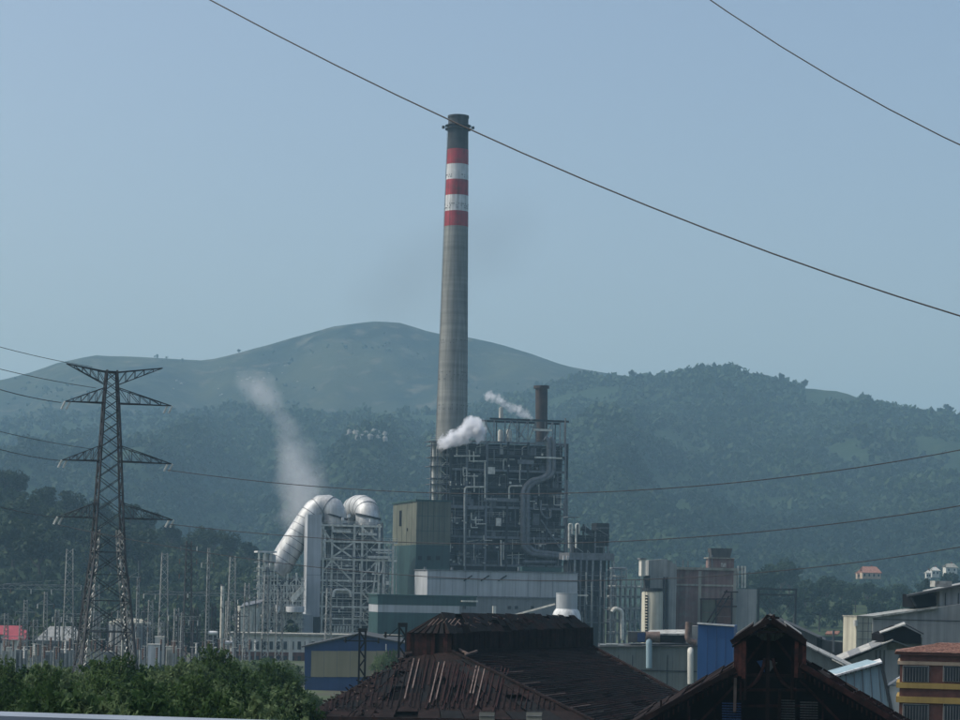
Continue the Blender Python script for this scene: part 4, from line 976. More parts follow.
# blue building
FU = Frame(698, 300, -9)
bb = thing('blue_hall', 'plain bright blue windowless wall with white coping beside the ruined gable', 'building', FU.P(0, 0, 0))
MB().prism(FU, [(0, 2), (FU.S(734), 2), FU.st(734, 626), FU.st(698, 623.6)], 0, 9).build('wall', 'blue_paint', bb)
MB().bar(FU.Q(697.3, 623.2, 0), FU.Q(734.5, 625.8, 0), .5, .2).build('coping', 'white_paint', bb)
for px in (707, 716, 725): MB().pbox(FU, px, 627, px + .35, 676, -.03, -.003).build('panel_joint', 'shed_blue', bb)

# right-hand sheds -------------------------------------------------------------------------
FX = Frame(873, 360, 0)
rs = thing('grey_works_hall', 'large grey works hall with stepped sloping roofs at the right edge', 'factory building', FX.P(0, 0, 0))
X = lambda *a: FX.Q(*a)
MB().prism(FX, [(0, 2), (FX.S(1010), 2), FX.st(1010, 597), FX.st(937, 607.5), FX.st(873, 616.5)], 0, 14).build('lower_wall', 'grey_wall', rs)
MB().prism(FX, [FX.st(940, 607.2, 2), FX.st(1010, 597, 2), FX.st(1010, 576, 2), FX.st(940, 590.5, 2)], 2, 16).build('upper_wall', 'grey_wall', rs)
MB().pbox(FX, 914, 594.5, 939.8, 608, 5, 15).build('open_bay', 'void', rs)  # solid near-black box paints the shade in the opening
MB().slab([X(906.5, 595.2, .5), X(1010, 575, .5), X(1010, 574, 16.5), X(906.5, 594.5, 16.5)], .3).build('upper_roof', 'dark_sheet', rs)
MB().slab([X(870, 616.2, -.7), X(938, 606.4, -.7), X(938, 605.4, 14), X(870, 615.4, 14)], .3).build('lower_roof', 'weathered_sheet', rs)
MB().bar(X(911, 597, 1), X(916, 606, 1), .25).build('roof_strut', 'dark_steel', rs)
MB().pbox(FX, 935, 581, 952, 587, 6, 10).build('roof_cowl', 'weathered_sheet', rs)
for px in (945, 958): MB().pbox(FX, px, 593, px + .5, 625, 1.8, 1.99).build('panel_joint', 'dark_steel', rs)
MB().pbox(FX, 873.5, 619.8, 960, 620.4, -.1, -.003).build('string_course', 'dark_steel', rs)
FY = Frame(862, 345, 20)
cb = thing('cream_stair_tower', 'small cream panelled tower at the left end of the grey works hall', 'tower', FY.P(0, 0, 0))
MB().box(FY, FY.S(857), FY.S(873), 0, 4, 1, FY.Z(617, 865)).build('wall', 'cream', cb)
MB().box(FY, FY.S(856.5), FY.S(873.5), -.15, 4.2, FY.Z(617, 865) + .003, FY.Z(615.8, 865)).build('roof', 'concrete', cb)
for px in (862.5, 868): MB().pbox(FY, px, 618, px + .5, 650, -.06, -.003).build('panel_joint', 'grey_steel', cb)
for py in (623, 631, 639): MB().pbox(FY, 857.5, py, 872.5, py + .5, -.06, -.003).build('panel_joint', 'grey_steel', cb)
MB().tube([FY.Q(855.5, 626, 0), FY.Q(855.5, 620, 0)], .35, 10).build('white_lamp', 'offwhite', cb)

FM = Frame(848, 300, 0)
ms_ = thing('monitor_shed', 'grey shed with pale sheet roof and a small dark ridge vent', 'shed', FM.P(0, 0, 0))
m2 = lambda *a: FM.Q(*a)
MB().prism(FM, [(FM.S(846), 3), (FM.S(925), 3), FM.st(925, 650), FM.st(903, 637), FM.st(889, 643), FM.st(846, 662)], 0, 12).build('wall', 'grey_wall', ms_)
n = 5
for k in range(n):
    a, b_ = k / n, (k + 1) / n; lx = lambda f: 839 + (893 - 839) * f; ly = lambda f: 660.5 + (639.5 - 660.5) * f
    MB().slab([m2(lx(a) + .2, ly(a), -2.2), m2(lx(b_), ly(b_), -2.2), m2(lx(b_) - 3, ly(b_) - 5.0, 12), m2(lx(a) - 2.8, ly(a) - 5.0, 12)], .12).build('roof_sheet', 'weathered_sheet' if k % 2 == 0 else 'lower_cladding', ms_)
MB().slab([m2(893.2, 640, -1), m2(926, 652, -1), m2(926, 651, 12), m2(893.2, 638, 12)], .15).build('right_roof', 'grey_green_cladding', ms_)
MB().prism(FM, [FM.st(884, 642, -.5), FM.st(921, 644, -.5), FM.st(921, 634.5, -.5), FM.st(905, 626.5, -.5), FM.st(884, 635, -.5)], -.5, 9).build('ridge_vent', 'void', ms_)
MB().slab([m2(880, 632.8, -1.4), m2(905.5, 623.6, -1.4), m2(904, 621.8, 9), m2(879, 631, 9)], .15).build('vent_roof', 'weathered_sheet', ms_)
MB().slab([m2(905.7, 623.8, -1.4), m2(924, 633.6, -1.4), m2(923, 633, 9), m2(905, 622, 9)], .15).build('vent_roof', 'dark_sheet', ms_)
MB().pbox(FM, 888, 637, 922, 650, -.25, -.05).build('green_panel', 'olive_cladding', ms_)
for px in (876, 880, 884, 899): MB().pbox(FM, px, 650, px + .8, 675, -.2, -.003).build('downpipe', 'dark_sheet', ms_)

FN = Frame(835, 240, 0)
lb = thing('pale_blue_shed', 'pale blue sheet-clad shed with white sloping eave and leaning end', 'shed', FN.P(0, 0, 0))
MB().prism(FN, [FN.st(830, 722), FN.st(893, 722), FN.st(880, 662), FN.st(838, 674)], 0, 8).build('wall', 'pale_blue', lb)
MB().slab([FN.Q(832, 676, -.6), FN.Q(882, 661.5, -.6), FN.Q(880, 658.5, 6), FN.Q(830, 673, 6)], .18).build('eave_roof', 'white_paint', lb)
MB().bar(FN.Q(881, 662, -.1), FN.Q(894, 722, -.1), .35, .3).build('end_trim', 'dark_sheet', lb)
for k in range(5): MB().bar(FN.Q(846 + k * 8, 671.3 - k * 2.3, -.05), FN.Q(847 + k * 9, 722, -.05), .05, .08).build('sheet_joint', 'grey_steel', lb)
for k in range(9):
    p = FN.Q(835 + k * 5.2, 676.2 - k * 1.5, -.3); MB().bar(p, p + Vector((0, 0, -.25)), .12).build('rafter_end', 'dark_sheet', lb)
MB().slab([FN.Q(888, 684, -.6), FN.Q(901, 676, -.6), FN.Q(902, 675, 4), FN.Q(889, 682.5, 4)], .15).build('side_porch_roof', 'white_paint', lb)
MB().pbox(FN, 889, 686, 900, 722, 0, 4).build('side_porch', 'offwhite', lb)

FZ = Frame(800, 255, 0)
lr = thing('lean_to_roof', 'grey-green lean-to with a pale roof falling to the right behind the ruined gable', 'shed', FZ.P(0, 0, 0))
MB().prism(FZ, [(FZ.S(790), 4), (FZ.S(852), 4), FZ.st(852, 670), FZ.st(796, 642)], 0, 7).build('wall', 'grey_green_cladding', lr)
for k in range(5):
    a, b_ = k / 5, (k + 1) / 5; MB().slab([FZ.Q(796 + 56 * a, 640 + 27 * a, -.6), FZ.Q(796 + 56 * b_ - .3, 640 + 27 * b_, -.6), FZ.Q(797 + 56 * b_ - .3, 637 + 27 * b_, 7), FZ.Q(797 + 56 * a, 637 + 27 * a, 7)], .14).build('roof_sheet', 'weathered_sheet', lr)
FW_ = Frame(790, 420, 0)
dw = thing('dark_back_shed', 'long dark slate-blue shed roofline behind the lean-to', 'shed', FW_.P(0, 0, 0))
MB().prism(FW_, [(FW_.S(780), 0), (FW_.S(862), 0), FW_.st(862, 645), FW_.st(824, 640), FW_.st(800, 630), FW_.st(780, 620)], 0, 12).build('wall', 'dark_sheet', dw)
MB().slab([FW_.Q(778, 619, -.5), FW_.Q(825, 640, -.5), FW_.Q(826, 638, 12), FW_.Q(779, 617, 12)], .2).build('roof', 'dark_sheet', dw)
MB().pbox(FW_, 817, 637, 822, 652, -.3, -.003).build('doorway', 'void', dw)
for px in (833.5, 845): MB().bar(FW_.Q(px, 652, -.5), FW_.Q(px, 630 if px < 840 else 640, -.5), .35).build('post', 'grey_steel', dw)
MB().slab([FW_.Q(825, 634, 14), FW_.Q(838, 634, 14), FW_.Q(840, 631, 18), FW_.Q(827, 631, 18)], .2).build('pale_roof', 'roof_tile', dw)

# apartment block at the right edge
FA = Frame(900.5, 215, -11)
ab = thing('brick_apartment_block', 'brick apartment block with yellow bands and red tiled roof at the right edge', 'building', FA.P(0, 0, 0))
A = lambda *a: FA.Q(*a)
zA = lambda py: FA.Z(py, 925); s1 = FA.S(1010, 0, 680); dpA = 9
MB().box(FA, 0, s1, 0, dpA, 4, zA(654)).build('wall', 'brick', ab)
for y0, y1, m_, pr in ((653, 655, 'brick', .5), (661.5, 665, 'buff', .22), (683, 688.5, 'ochre', .3), (697, 703, 'ochre', .3)):
    MB().box(FA, -.1 - pr * .3, s1, -pr, -.003, zA(y1), zA(y0)).build('string_course', m_, ab)
    MB().box(FA, -pr, -.003, -.002, dpA, zA(y1), zA(y0)).build('side_course', m_, ab)
for y0, y1 in ((665.8, 682), (704, 722)):
    for x0, x1 in ((902.5, 929), (943, 969), (983, 1008)):
        w_ = MB().pbox(FA, x0, y0, x1, y1, -.12, -.003).build('window', 'offwhite', ab); MB().pbox(FA, x0 + .5, y0 + .5, x1 - .5, y1 - .3, -.17, -.122).build('pane', 'glass', w_)
        for k in range(9):
            x_ = x0 + (x1 - x0) * (k + .5) / 9; MB().pbox(FA, x_ - .35, y0 + 2, x_ + .35, y1, -.26, -.2).build('balcony_bar', 'grey_steel', w_)
zr0 = zA(652.6); zr1 = zA(643.5)
MB().add([FA.P(-.5, -.6, zr0), FA.P(s1 + .5, -.6, zr0), FA.P(s1 + .5, dpA + .6, zr0), FA.P(-.5, dpA + .6, zr0), FA.P(3.6, dpA / 2, zr1), FA.P(s1 - 3.6, dpA / 2, zr1)], [(0, 1, 5, 4), (2, 3, 4, 5), (1, 2, 5), (3, 0, 4), (0, 3, 2, 1)]).build('roof', 'roof_tile', ab)
for r_ in range(9):                                  # rows of tiles on the front slope and the left hip
    f = r_ / 9; e0 = FA.P(-.5, -.6, zr0).lerp(FA.P(3.6, dpA / 2, zr1), f); e1 = FA.P(s1 + .5, -.6, zr0).lerp(FA.P(s1 - 3.6, dpA / 2, zr1), f); up_ = Vector((0, 0, .05))
    n0 = FA.P(-.5, -.6, zr0).lerp(FA.P(3.6, dpA / 2, zr1), f + 1 / 9); n1 = FA.P(s1 + .5, -.6, zr0).lerp(FA.P(s1 - 3.6, dpA / 2, zr1), f + 1 / 9)
    for k in range(24):
        a, b_ = (k + .04) / 24, (k + .96) / 24; j_ = Vector((0, 0, rr.uniform(0, .03))); MB().slab([e0.lerp(e1, a) + up_ + j_, e0.lerp(e1, b_) + up_ + j_, n0.lerp(n1, b_) + up_ * .4 + j_, n0.lerp(n1, a) + up_ * .4 + j_], .04).build('tile', 'roof_tile', ab)

# ------------------------------------------------------------------ rusty ruin in the foreground
def on_plane(px, py, p0, nrm, off=0.0):
    r = ray(px, py); c = Vector((0, 0, CZ)); l = ((p0 - c).dot(nrm) + off) / r.dot(nrm); return c + r * l
def bil(q, a, b_): return (q[0] * (1 - a) + q[1] * a) * (1 - b_) + (q[3] * (1 - a) + q[2] * a) * b_
rr = random.Random(99)
Nb, Fb, Mb = W(452, 653, 195), W(592, 648, 223), W(407, 658, 196.8)
Ne, Fe, Me = W(452, 633.5, 195), W(592, 627.5, 223), W(407, 632.5, 196.8)
R0, R1 = W(441, 613.5, 198.5), W(574, 616.5, 222)
Cc, EL = W(594, 724, 167), W(298, 719, 178); Rr = W(665, 688, 198); R2 = Fb + (Rr - Fb) * 1.39
Bb = Fb + (Mb - Nb); Be = Fe + (Me - Ne)
ra = thing('rusty_ruin', 'big derelict hall with collapsing rusty roof and raised clerestory in the foreground', 'ruin', (Nb.x, Nb.y, float(gz(0, 195))))
def planks(p0, p1, q0, q1, n, name, mats, parent, th=.10, jitter=.05, miss=0.0):
    """upright boards between bottom edge p0-p1 and top edge q0-q1"""
    d = (p1 - p0).normalized(); nn = Vector((d.y, -d.x, 0))
    if nn.y > 0: nn = -nn
    for k in range(n):
        if rr.random() < miss: continue
        a, b_ = (k + .03) / n, (k + .97) / n; o1 = rr.uniform(0, jitter); dz = Vector((0, 0, rr.uniform(-.25, .05) if jitter else 0))
        A_, B_ = p0.lerp(p1, a) + dz, p0.lerp(p1, b_) + dz; C_, D_ = q0.lerp(q1, b_), q0.lerp(q1, a)
        f = [v_ + nn * (o1 + th) for v_ in (A_, B_, C_, D_)]; g = [v_ + nn * o1 for v_ in (A_, B_, C_, D_)]
        MB().hexa([g[0], g[1], f[1], f[0], g[3], g[2], f[2], f[3]]).build(name, rr.choice(mats), parent)
def sheets(q, nc, nr, name, mats, parent, miss=.05, lift=.12, th=.05, gap=.02):
    for i in range(nc):
        for j in range(nr):
            if rr.random() < miss: continue
            a, b_ = (i + gap) / nc, (i + 1 - gap) / nc; c_, d_ = j / nr, min(1, (j + 1.06) / nr)
            P = [bil(q, a, c_), bil(q, b_, c_), bil(q, b_, d_), bil(q, a, d_)]
            up = rr.uniform(0, lift); tilt = rr.uniform(-.06, .06)
            P[0] = P[0] + Vector((0, 0, up)); P[1] = P[1] + Vector((0, 0, up + tilt)); P[2] = P[2] + Vector((0, 0, up + .10 + tilt)); P[3] = P[3] + Vector((0, 0, up + .10))
            MB().slab(P, th).build(name, rr.choice(mats), parent)
dn = Vector((0, 0, -.35))
# near-black slabs under everything paint the dark interior, then loose sheets over it
for nm, q in (('end_shade_slab', (EL, Cc, Nb, Mb)), ('side_shade_slab', (Cc, R2, Fb, Nb))):
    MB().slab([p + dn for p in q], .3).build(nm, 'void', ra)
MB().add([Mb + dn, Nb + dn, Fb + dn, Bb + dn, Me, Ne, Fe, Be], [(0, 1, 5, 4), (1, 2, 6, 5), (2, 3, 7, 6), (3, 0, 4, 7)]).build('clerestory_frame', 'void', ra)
planks(Mb, Nb, Me, Ne, 11, 'wall_sheet', ['rust', 'rust', 'rust_dark'], ra, miss=.06)  # redder than the side wall: its sunlight is put into the colour
planks(Nb, Fb, Ne, Fe, 30, 'wall_sheet', ['rust_dark'], ra, miss=.02)
ov = Vector((-.2, -.45, 0))
sheets((Ne + ov, Fe + ov, R1, R0), 22, 3, 'roof_sheet', ['rust_dark', 'shaded_sheet', 'shaded_sheet'], ra, .08, .08)
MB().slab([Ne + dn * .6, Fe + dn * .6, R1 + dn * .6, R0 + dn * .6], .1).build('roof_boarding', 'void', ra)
for k in range(7):                              # hipped end of the clerestory roof, partly stripped to the rafters
    a, b_ = k / 7, (k + .72) / 7
    MB().slab([Me.lerp(Ne, a) + Vector((0, -.4, 0)), Me.lerp(Ne, b_) + Vector((0, -.4, 0)), R0 + Vector((.04 * k, 0, 0)), R0 + Vector((.04 * k - .05, 0, .02))], .07).build('hip_rafter', 'shaded_sheet' if k % 2 else 'rust_dark', ra)
for k in range(7):
    p = W(428 + k * 4.4, 627.5 - (k % 3) * .6, 197.2) ; q = W(434.5 + k * 4.2, 621 - (k % 2), 197.6); MB().bar(p + Vector((0, -.5, .15)), q + Vector((0, -.5, .15)), .06, .05).build('lath', 'rust_pale', ra)
MB().slab([Be, Me, R0, R1], .1).build('back_roof', 'rust_dark', ra)
for k in range(34):                             # broken laths and painted glints on the clerestory roof
    a, c_ = rr.random() * .75, .15 + .7 * rr.random(); p = bil((Ne, Fe, R1, R0), a, c_) + Vector((0, 0, .25)); q = bil((Ne, Fe, R1, R0), a + rr.uniform(.01, .03), c_ + rr.uniform(-.25, .1)) + Vector((0, 0, .25))
    MB().bar(p, q, .07).build('lath', rr.choice(['rust_pale', 'rust', 'rust']), ra)
# side roof
sheets((Cc, R2, Fb, Nb), 14, 13, 'roof_sheet', ['rust_dark', 'shaded_sheet', 'shaded_sheet'], ra, .04, .07)
for k in range(11):
    f = .12 + .8 * k / 10; p = Nb.lerp(Cc, f) + Vector((0, 0, .22)); e = Fb.lerp(R2, f); q = p.lerp(e + Vector((0, 0, .3)), .13 + .07 * rr.random())
    MB().bar(p, q, .09, .10).build('purlin', 'rust_pale' if k > 1 else 'rust', ra)  # pale ends paint sunlit streaks on the purlins
    q2 = Nb.lerp(Cc, f + .035) + Vector((0, 0, .2)); MB().bar(q2, q2.lerp(e + Vector((0, 0, .3)), .3 + .5 * rr.random()), .07).build('purlin', 'rust_dark', ra)
MB().bar(Nb + Vector((0, 0, .2)), Cc + Vector((0, 0, .25)), .2, .15).build('hip_beam', 'rust_dark', ra)
MB().bar(Fb + Vector((0, 0, .2)), R2 + Vector((0, 0, .25)), .25, .2).build('verge_beam', 'rust_dark', ra)
# end roof
sheets((EL, Cc, Nb, Mb), 12, 8, 'roof_sheet', ['rust_dark', 'shaded_sheet', 'rust_dark'], ra, .05, .05)
nE = (Cc - EL).cross(Mb - EL).normalized()
for k in range(19):
    if rr.random() < .1: continue
    t_ = k / 18; xt = 414 + 92 * t_ + rr.uniform(-1, 1); yt = 662 + 10 * t_ + rr.uniform(-1, 2); ln_ = rr.uniform(24, 42); xb = xt - ln_ * .23; yb_ = yt + ln_
    p = on_plane(xt, yt, EL, nE) + Vector((0, 0, .35)); q = on_plane(xb, yb_, EL, nE) + Vector((0, 0, .35))
    MB().bar(p, q, .085, .09).build('rafter', 'rust_pale' if k in (0, 1, 2, 5, 6, 12, 13, 14) else 'rust', ra)
    q = on_plane(xb - 4, yb_ + 5, EL, nE) + Vector((0, 0, .28)); 
    if rr.random() < .5: MB().bar(p + Vector((.3, 0, -.04)), q, .08).build('lath', 'rust', ra)
for (a, b_) in (((449, 650), (468, 660)), ((465, 661), (477, 657)), ((405, 659), (420, 657)), ((420, 657), (431, 654))):
    MB().bar(on_plane(*a, EL, nE) + Vector((0, 0, .5)), on_plane(*b_, EL, nE) + Vector((0, 0, .5)), .16).build('broken_beam', 'rust_pale', ra)
def ytop_(x): return 659 if 407 < x < 452 else (653.5 + (x - 452) * .5 if x >= 452 else 658 + (407 - x) / 1.787)
for k in range(50):                             # exposed ribs running down the end roof
    xb = 312 + k * 5.6 + rr.uniform(-1, 1); y_ = 713.0
    while y_ > ytop_(xb + .23 * (713 - y_)) + 1.5 and y_ > 655: y_ -= 1
    if 713 - y_ < 6 : continue
    p = on_plane(xb + .23 * (713 - y_), y_, EL, nE) + Vector((0, 0, .26)); q = on_plane(xb, 713, EL, nE) + Vector((0, 0, .26)); g0, g1 = rr.uniform(0, .05), rr.uniform(.9, 1)
    MB().bar(p.lerp(q, g0), p.lerp(q, g1), .055, .07).build('roof_rib', rr.choice(['rust', 'rust_dark', 'rust_dark']), ra)
for k in range(60):                             # laths running along the side roof
    f = (k + .5) / 44; p = Nb.lerp(Cc, f) + Vector((0, 0, .27)); q = Fb.lerp(R2, f) + Vector((0, 0, .27)); MB().bar(p.lerp(q, rr.uniform(0, .03)), p.lerp(q, rr.uniform(.92, 1)), .05, .08).build('roof_lath', rr.choice(['rust_dark', 'rust_dark', 'rust']), ra)
MB().bar(EL + Vector((0, 0, .1)), Cc + Vector((0, 0, .1)), .35, .3).build('eave_beam', 'rust_dark', ra)
zg = float(gz(0, 180)) - 1
planks(Vector((EL.x, EL.y, zg)), Vector((Cc.x, Cc.y, zg)), EL + dn, Cc + dn, 24, 'wall_sheet', ['rust_dark'], ra, jitter=.03)
planks(Vector((Cc.x, Cc.y, zg)), Vector((R2.x, R2.y, zg)), Cc + dn, R2 + dn, 18, 'wall_sheet', ['rust_dark'], ra, jitter=.03)
eN = (Cc - EL).normalized()
for px in (481, 528):
    p = on_plane(px, 712, EL, Vector((eN.y, -eN.x, 0))); e2 = Vector((eN.y, -eN.x, 0)); e2 = -e2 if e2.y > 0 else e2
    q = p + eN * 1.25; P = [v_ + e2 * .2 for v_ in (p, q)]; fr_ = MB().hexa([P[0] - Vector((0, 0, 2.4)), P[1] - Vector((0, 0, 2.4)), P[1] + e2 * .06 - Vector((0, 0, 2.4)), P[0] + e2 * .06 - Vector((0, 0, 2.4)), P[0], P[1], P[1] + e2 * .06, P[0] + e2 * .06]).build('window', 'grey_glass', ra)
    for k in range(5): MB().bar(P[0] + e2 * .1 - Vector((0, 0, .25 + k * .45)), P[1] + e2 * .1 - Vector((0, 0, .25 + k * .45)), .06).build('louvre_slat', 'grey_steel', fr_)
for nm, a, b_ in (('left_wall', EL, Mb), ('back_wall', Mb, Bb), ('far_wall', Bb, R2)):
    MB().add([Vector((a.x, a.y, zg)), Vector((b_.x, b_.y, zg)), b_ + dn, a + dn, Vector((a.x + .3, a.y + .3, zg)), Vector((b_.x + .3, b_.y + .3, zg)), b_ + dn + Vector((.3, .3, 0)), a + dn + Vector((.3, .3, 0))], MB.BF).build(nm, 'rust_dark', ra)
# slipped tiles along the left verge
mb = MB()
for k in range(160):
    f = rr.random(); p = Mb.lerp(EL, f) + eN * (rr.random() ** 1.5 * (2.0 + 5.0 * f)) + Vector((-.3, 0, .02 + rr.random() ** 3 * .3))
    s_ = rr.uniform(.08, .20); a = Vector((rr.uniform(-1, 1), rr.uniform(-1, 1), rr.uniform(-.5, .5))).normalized() * s_; mb.bar(p - a, p + a, rr.uniform(.12, .3), rr.uniform(.05, .14))
mb.build('slipped_tiles', 'rust_dark', ra, kind='stuff')
mb = MB()
for k in range(26):
    f = rr.random(); p = Mb.lerp(EL, f) + eN * (rr.random() * 7 * f) + Vector((-.3, 0, .4)); mb.bar(p, p + Vector((rr.uniform(-.12, .12), .05, .06)), .07, .05)
mb.build('tile_glints', 'rust_pale', ra, kind='stuff')  # pale chips put glints of light into the colour

# ------------------------------------------------------------------ ruined gable
FE = Frame(770, 132, -7)
rb_ = thing('ruined_gable', 'dark open gable end of a ruined shed with stripped rafters', 'ruin', FE.P(0, 0, float(gz(0, 132))))
G = lambda *a: FE.Q(*a)
zg2 = float(gz(0, 132)) - 1; LEN = 18.0
def slope_roof(x0, y0, x1, y1, nm, mats, nc, nr, side, t0=-.6):
    a, za = FE.st(x0, y0, 0); b_, zb_ = FE.st(x1, y1, 0)
    q = (FE.P(b_, t0, zb_), FE.P(b_, LEN, zb_), FE.P(a, LEN, za), FE.P(a, t0, za)); sheets(q, nc, nr, nm, mats, rb_, .05, .1, .06, .02)
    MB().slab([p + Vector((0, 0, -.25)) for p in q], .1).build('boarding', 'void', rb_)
slope_roof(769.5, 619, 732, 641.5, 'monitor_sheet', ['rust_dark', 'dark_sheet'], 10, 2, -1)
slope_roof(770.5, 619, 806, 640.5, 'monitor_sheet', ['rust_dark', 'weathered_sheet', 'rust'], 10, 2, 1)
slope_roof(737, 668, 622, 730, 'roof_sheet', ['rust_dark'], 12, 6, -1)
slope_roof(801, 664, 914, 731, 'roof_sheet', ['rust_dark', 'rust'], 12, 6, 1)
for a, b_, m_, w_ in (((769, 620.5), (731, 642.5), 'rust_dark', .28), ((771, 620.5), (806, 642), 'rust_dark', .28), ((775, 623.5), (803, 639), 'rust_pale', .16), ((736, 640), (752, 632.5), 'rust_pale', .12), ((757, 627.5), (766, 625), 'rust_pale', .18),  # pale bar on the right monitor edge paints its sunlight
                      ((736, 669), (622, 731), 'rust_dark', .3), ((801, 665), (915, 733), 'rust', .3), ((758, 632), (782, 632), 'rust_dark', .14)):
    MB().bar(G(*a, -.9), G(*b_, -.9), w_, w_).build('verge_rafter', m_, rb_)
for k in range(4):                                     # stepped rafters on the right slope
    dx, dy = 1.6 + k * 2.3, -1.0 - k * .75; n = 9
    for j in range(n):
        f0, f1 = j / n, (j + .9) / n; x0_, y0_, x1_, y1_ = 803 + dx, 666 + dy, 910 + dx, 729 + dy
        p = G(x0_ + (x1_ - x0_) * f0, y0_ + (y1_ - y0_) * f0 + rr.uniform(-.5, .5), k * 1.6 - .4); q = G(x0_ + (x1_ - x0_) * f1, y0_ + (y1_ - y0_) * f1 + rr.uniform(-.5, .5), k * 1.6 - .4)
        MB().bar(p, q, .16, .12).build('slope_rafter', rr.choice(['rust', 'rust_pale', 'rust', 'rust_dark']), rb_)
for k in range(1):
    n = 8
    for j in range(n):
        f0, f1 = j / n, (j + .85) / n; p = G(733 - 108 * f0, 669 + 60 * f0, -.4); q = G(733 - 108 * f1, 669 + 60 * f1, -.4)
        MB().bar(p, q, .12, .1).build('slope_rafter', rr.choice(['rust_dark', 'rust', 'rust_dark']), rb_)
for k in range(22):                                    # rafter feet seen under the slopes, purlins inside
    f = (k + .5) / 22
    p = G(803 + 104 * f, 668 + 62 * f, -.5); MB().bar(p, p + Vector((0, 0, -.55)), .09).build('rafter_foot', 'rust', rb_)
    p = G(735 - 108 * f, 672 + 60 * f, -.5); MB().bar(p, p + Vector((0, 0, -.5)), .08).build('rafter_foot', 'rust', rb_)
for x0, y0, x1, y1 in ((640, 722, 733, 668), (900, 722, 806, 668), (733, 690, 806, 690), (742, 668, 764, 640), (798, 668, 776, 640), (700, 722, 740, 680), (840, 722, 800, 680), (733, 706, 806, 706)):
    MB().bar(G(x0, y0, .6), G(x1, y1, .6), .15).build('truss_bar', 'rust', rb_)
for k in range(9):
    x_ = 660 + k * 27; MB().pbox(FE, x_, 700 if 735 > x_ or x_ > 800 else 680, x_ + 1.6, 724, .9, 1.1).build('inner_post', rr.choice(['rust', 'rust_dark', 'rust']), rb_)
# near-black back wall paints the dark interior, then posts
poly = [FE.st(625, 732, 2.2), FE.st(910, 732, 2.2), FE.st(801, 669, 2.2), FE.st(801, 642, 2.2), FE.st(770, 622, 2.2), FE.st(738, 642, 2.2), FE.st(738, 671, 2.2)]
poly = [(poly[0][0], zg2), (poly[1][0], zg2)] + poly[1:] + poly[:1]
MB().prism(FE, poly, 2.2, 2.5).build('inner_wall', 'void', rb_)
for x0, y0, x1, y1, m_ in ((734, 641, 739, 668, 'rust'), (799, 640, 804, 668, 'rust'), (733.5, 676, 736.5, 712, 'rust_pale'), (739.5, 680, 741.5, 700, 'rust'), (791, 646, 794, 700, 'rust_dark'), (744, 646, 747, 700, 'rust_dark'), (766, 634, 769.5, 722, 'rust_dark'),
                           (688, 706, 690, 724, 'rust'), (778, 690, 781, 724, 'rust_dark')):
    MB().pbox(FE, x0, y0, x1, y1, -.3, .1).build('post', m_, rb_)
for x0 in (734, 738, 742, 794.5, 798.5, 802.5):
    MB().pbox(FE, x0, 641 + abs(x0 - 768) * .0, x0 + 3.7, 679 - rr.random() * 6, -.55 - rr.random() * .05, -.4).build('cheek_board', rr.choice(['rust_bright', 'rust_bright', 'rust']), rb_)
for x0, x1 in ((733, 741), (797, 805)): MB().pbox(FE, x0, 663, x1, 667.5, -.5, -.32).build('corbel', 'rust_pale', rb_)
MB().pbox(FE, 733, 674, 807, 677, -.15, .05).build('tie_beam', 'rust_dark', rb_)
for sx in (1, -1):
    MB().tube([G(769 + sx * (30 - 26 * math.sin(a) ** 1.0), 690 - 36 * (1 - math.cos(a)), -.2) for a in np.linspace(.1, 1.45, 8)], .10, 6).build('curved_brace', 'rust', rb_)
for (pts, m_) in (([(756.5, 661), (764.5, 660), (764.5, 672.5)], 'blue_paint'), ([(768.5, 660), (777.5, 662.5), (768.5, 673)], 'grey_glass')):
    MB().prism(FE, [FE.st(p[0], p[1], 2.1) for p in pts], 2.0, 2.15).build('gap_panel', m_, rb_)  # coloured panels stand in for gaps showing what lies behind
for (x0, x1, y0) in ((778, 795, 700), (722, 741, 703), (800, 818, 702)):
    for k in range(8): MB().pbox(FE, x0, y0 + k * 2.6, x1, y0 + k * 2.6 + 1.0, -.1, .1).build('louvre_slat', 'dark_sheet' if x0 != 722 else 'shed_blue', rb_)
for k in range(5):                                       # twisted iron on the peak
    MB().tube([G(762 + k * 3, 622, 0), G(766 + k * 2 + rr.uniform(-3, 3), 616 + rr.uniform(-2, 2), .5), G(774 + rr.uniform(-4, 6), 618, 1)], .06, 5).build('bent_bar', 'rust_dark', rb_)
MB().prism(FE, [FE.st(p[0], p[1], 1.5) for p in ((757, 628), (782, 628), (786, 634), (775, 641), (762, 640), (753, 633))], 1.4, 1.6).build('attic_light', 'grey_green_cladding', rb_)
for px, nm in ((738, 'side_wall'), (801, 'side_wall')):
    s, z = FE.st(px, 668); MB().box(FE, s - .1, s + .1, 2.6, LEN, z, FE.Z(641, px)).build(nm, 'rust_dark', rb_)
for px in (630, 905):
    s, z = FE.st(px, 726); MB().box(FE, s - .1, s + .1, 2.6, LEN, zg2, z).build('outer_wall', 'rust_dark', rb_)

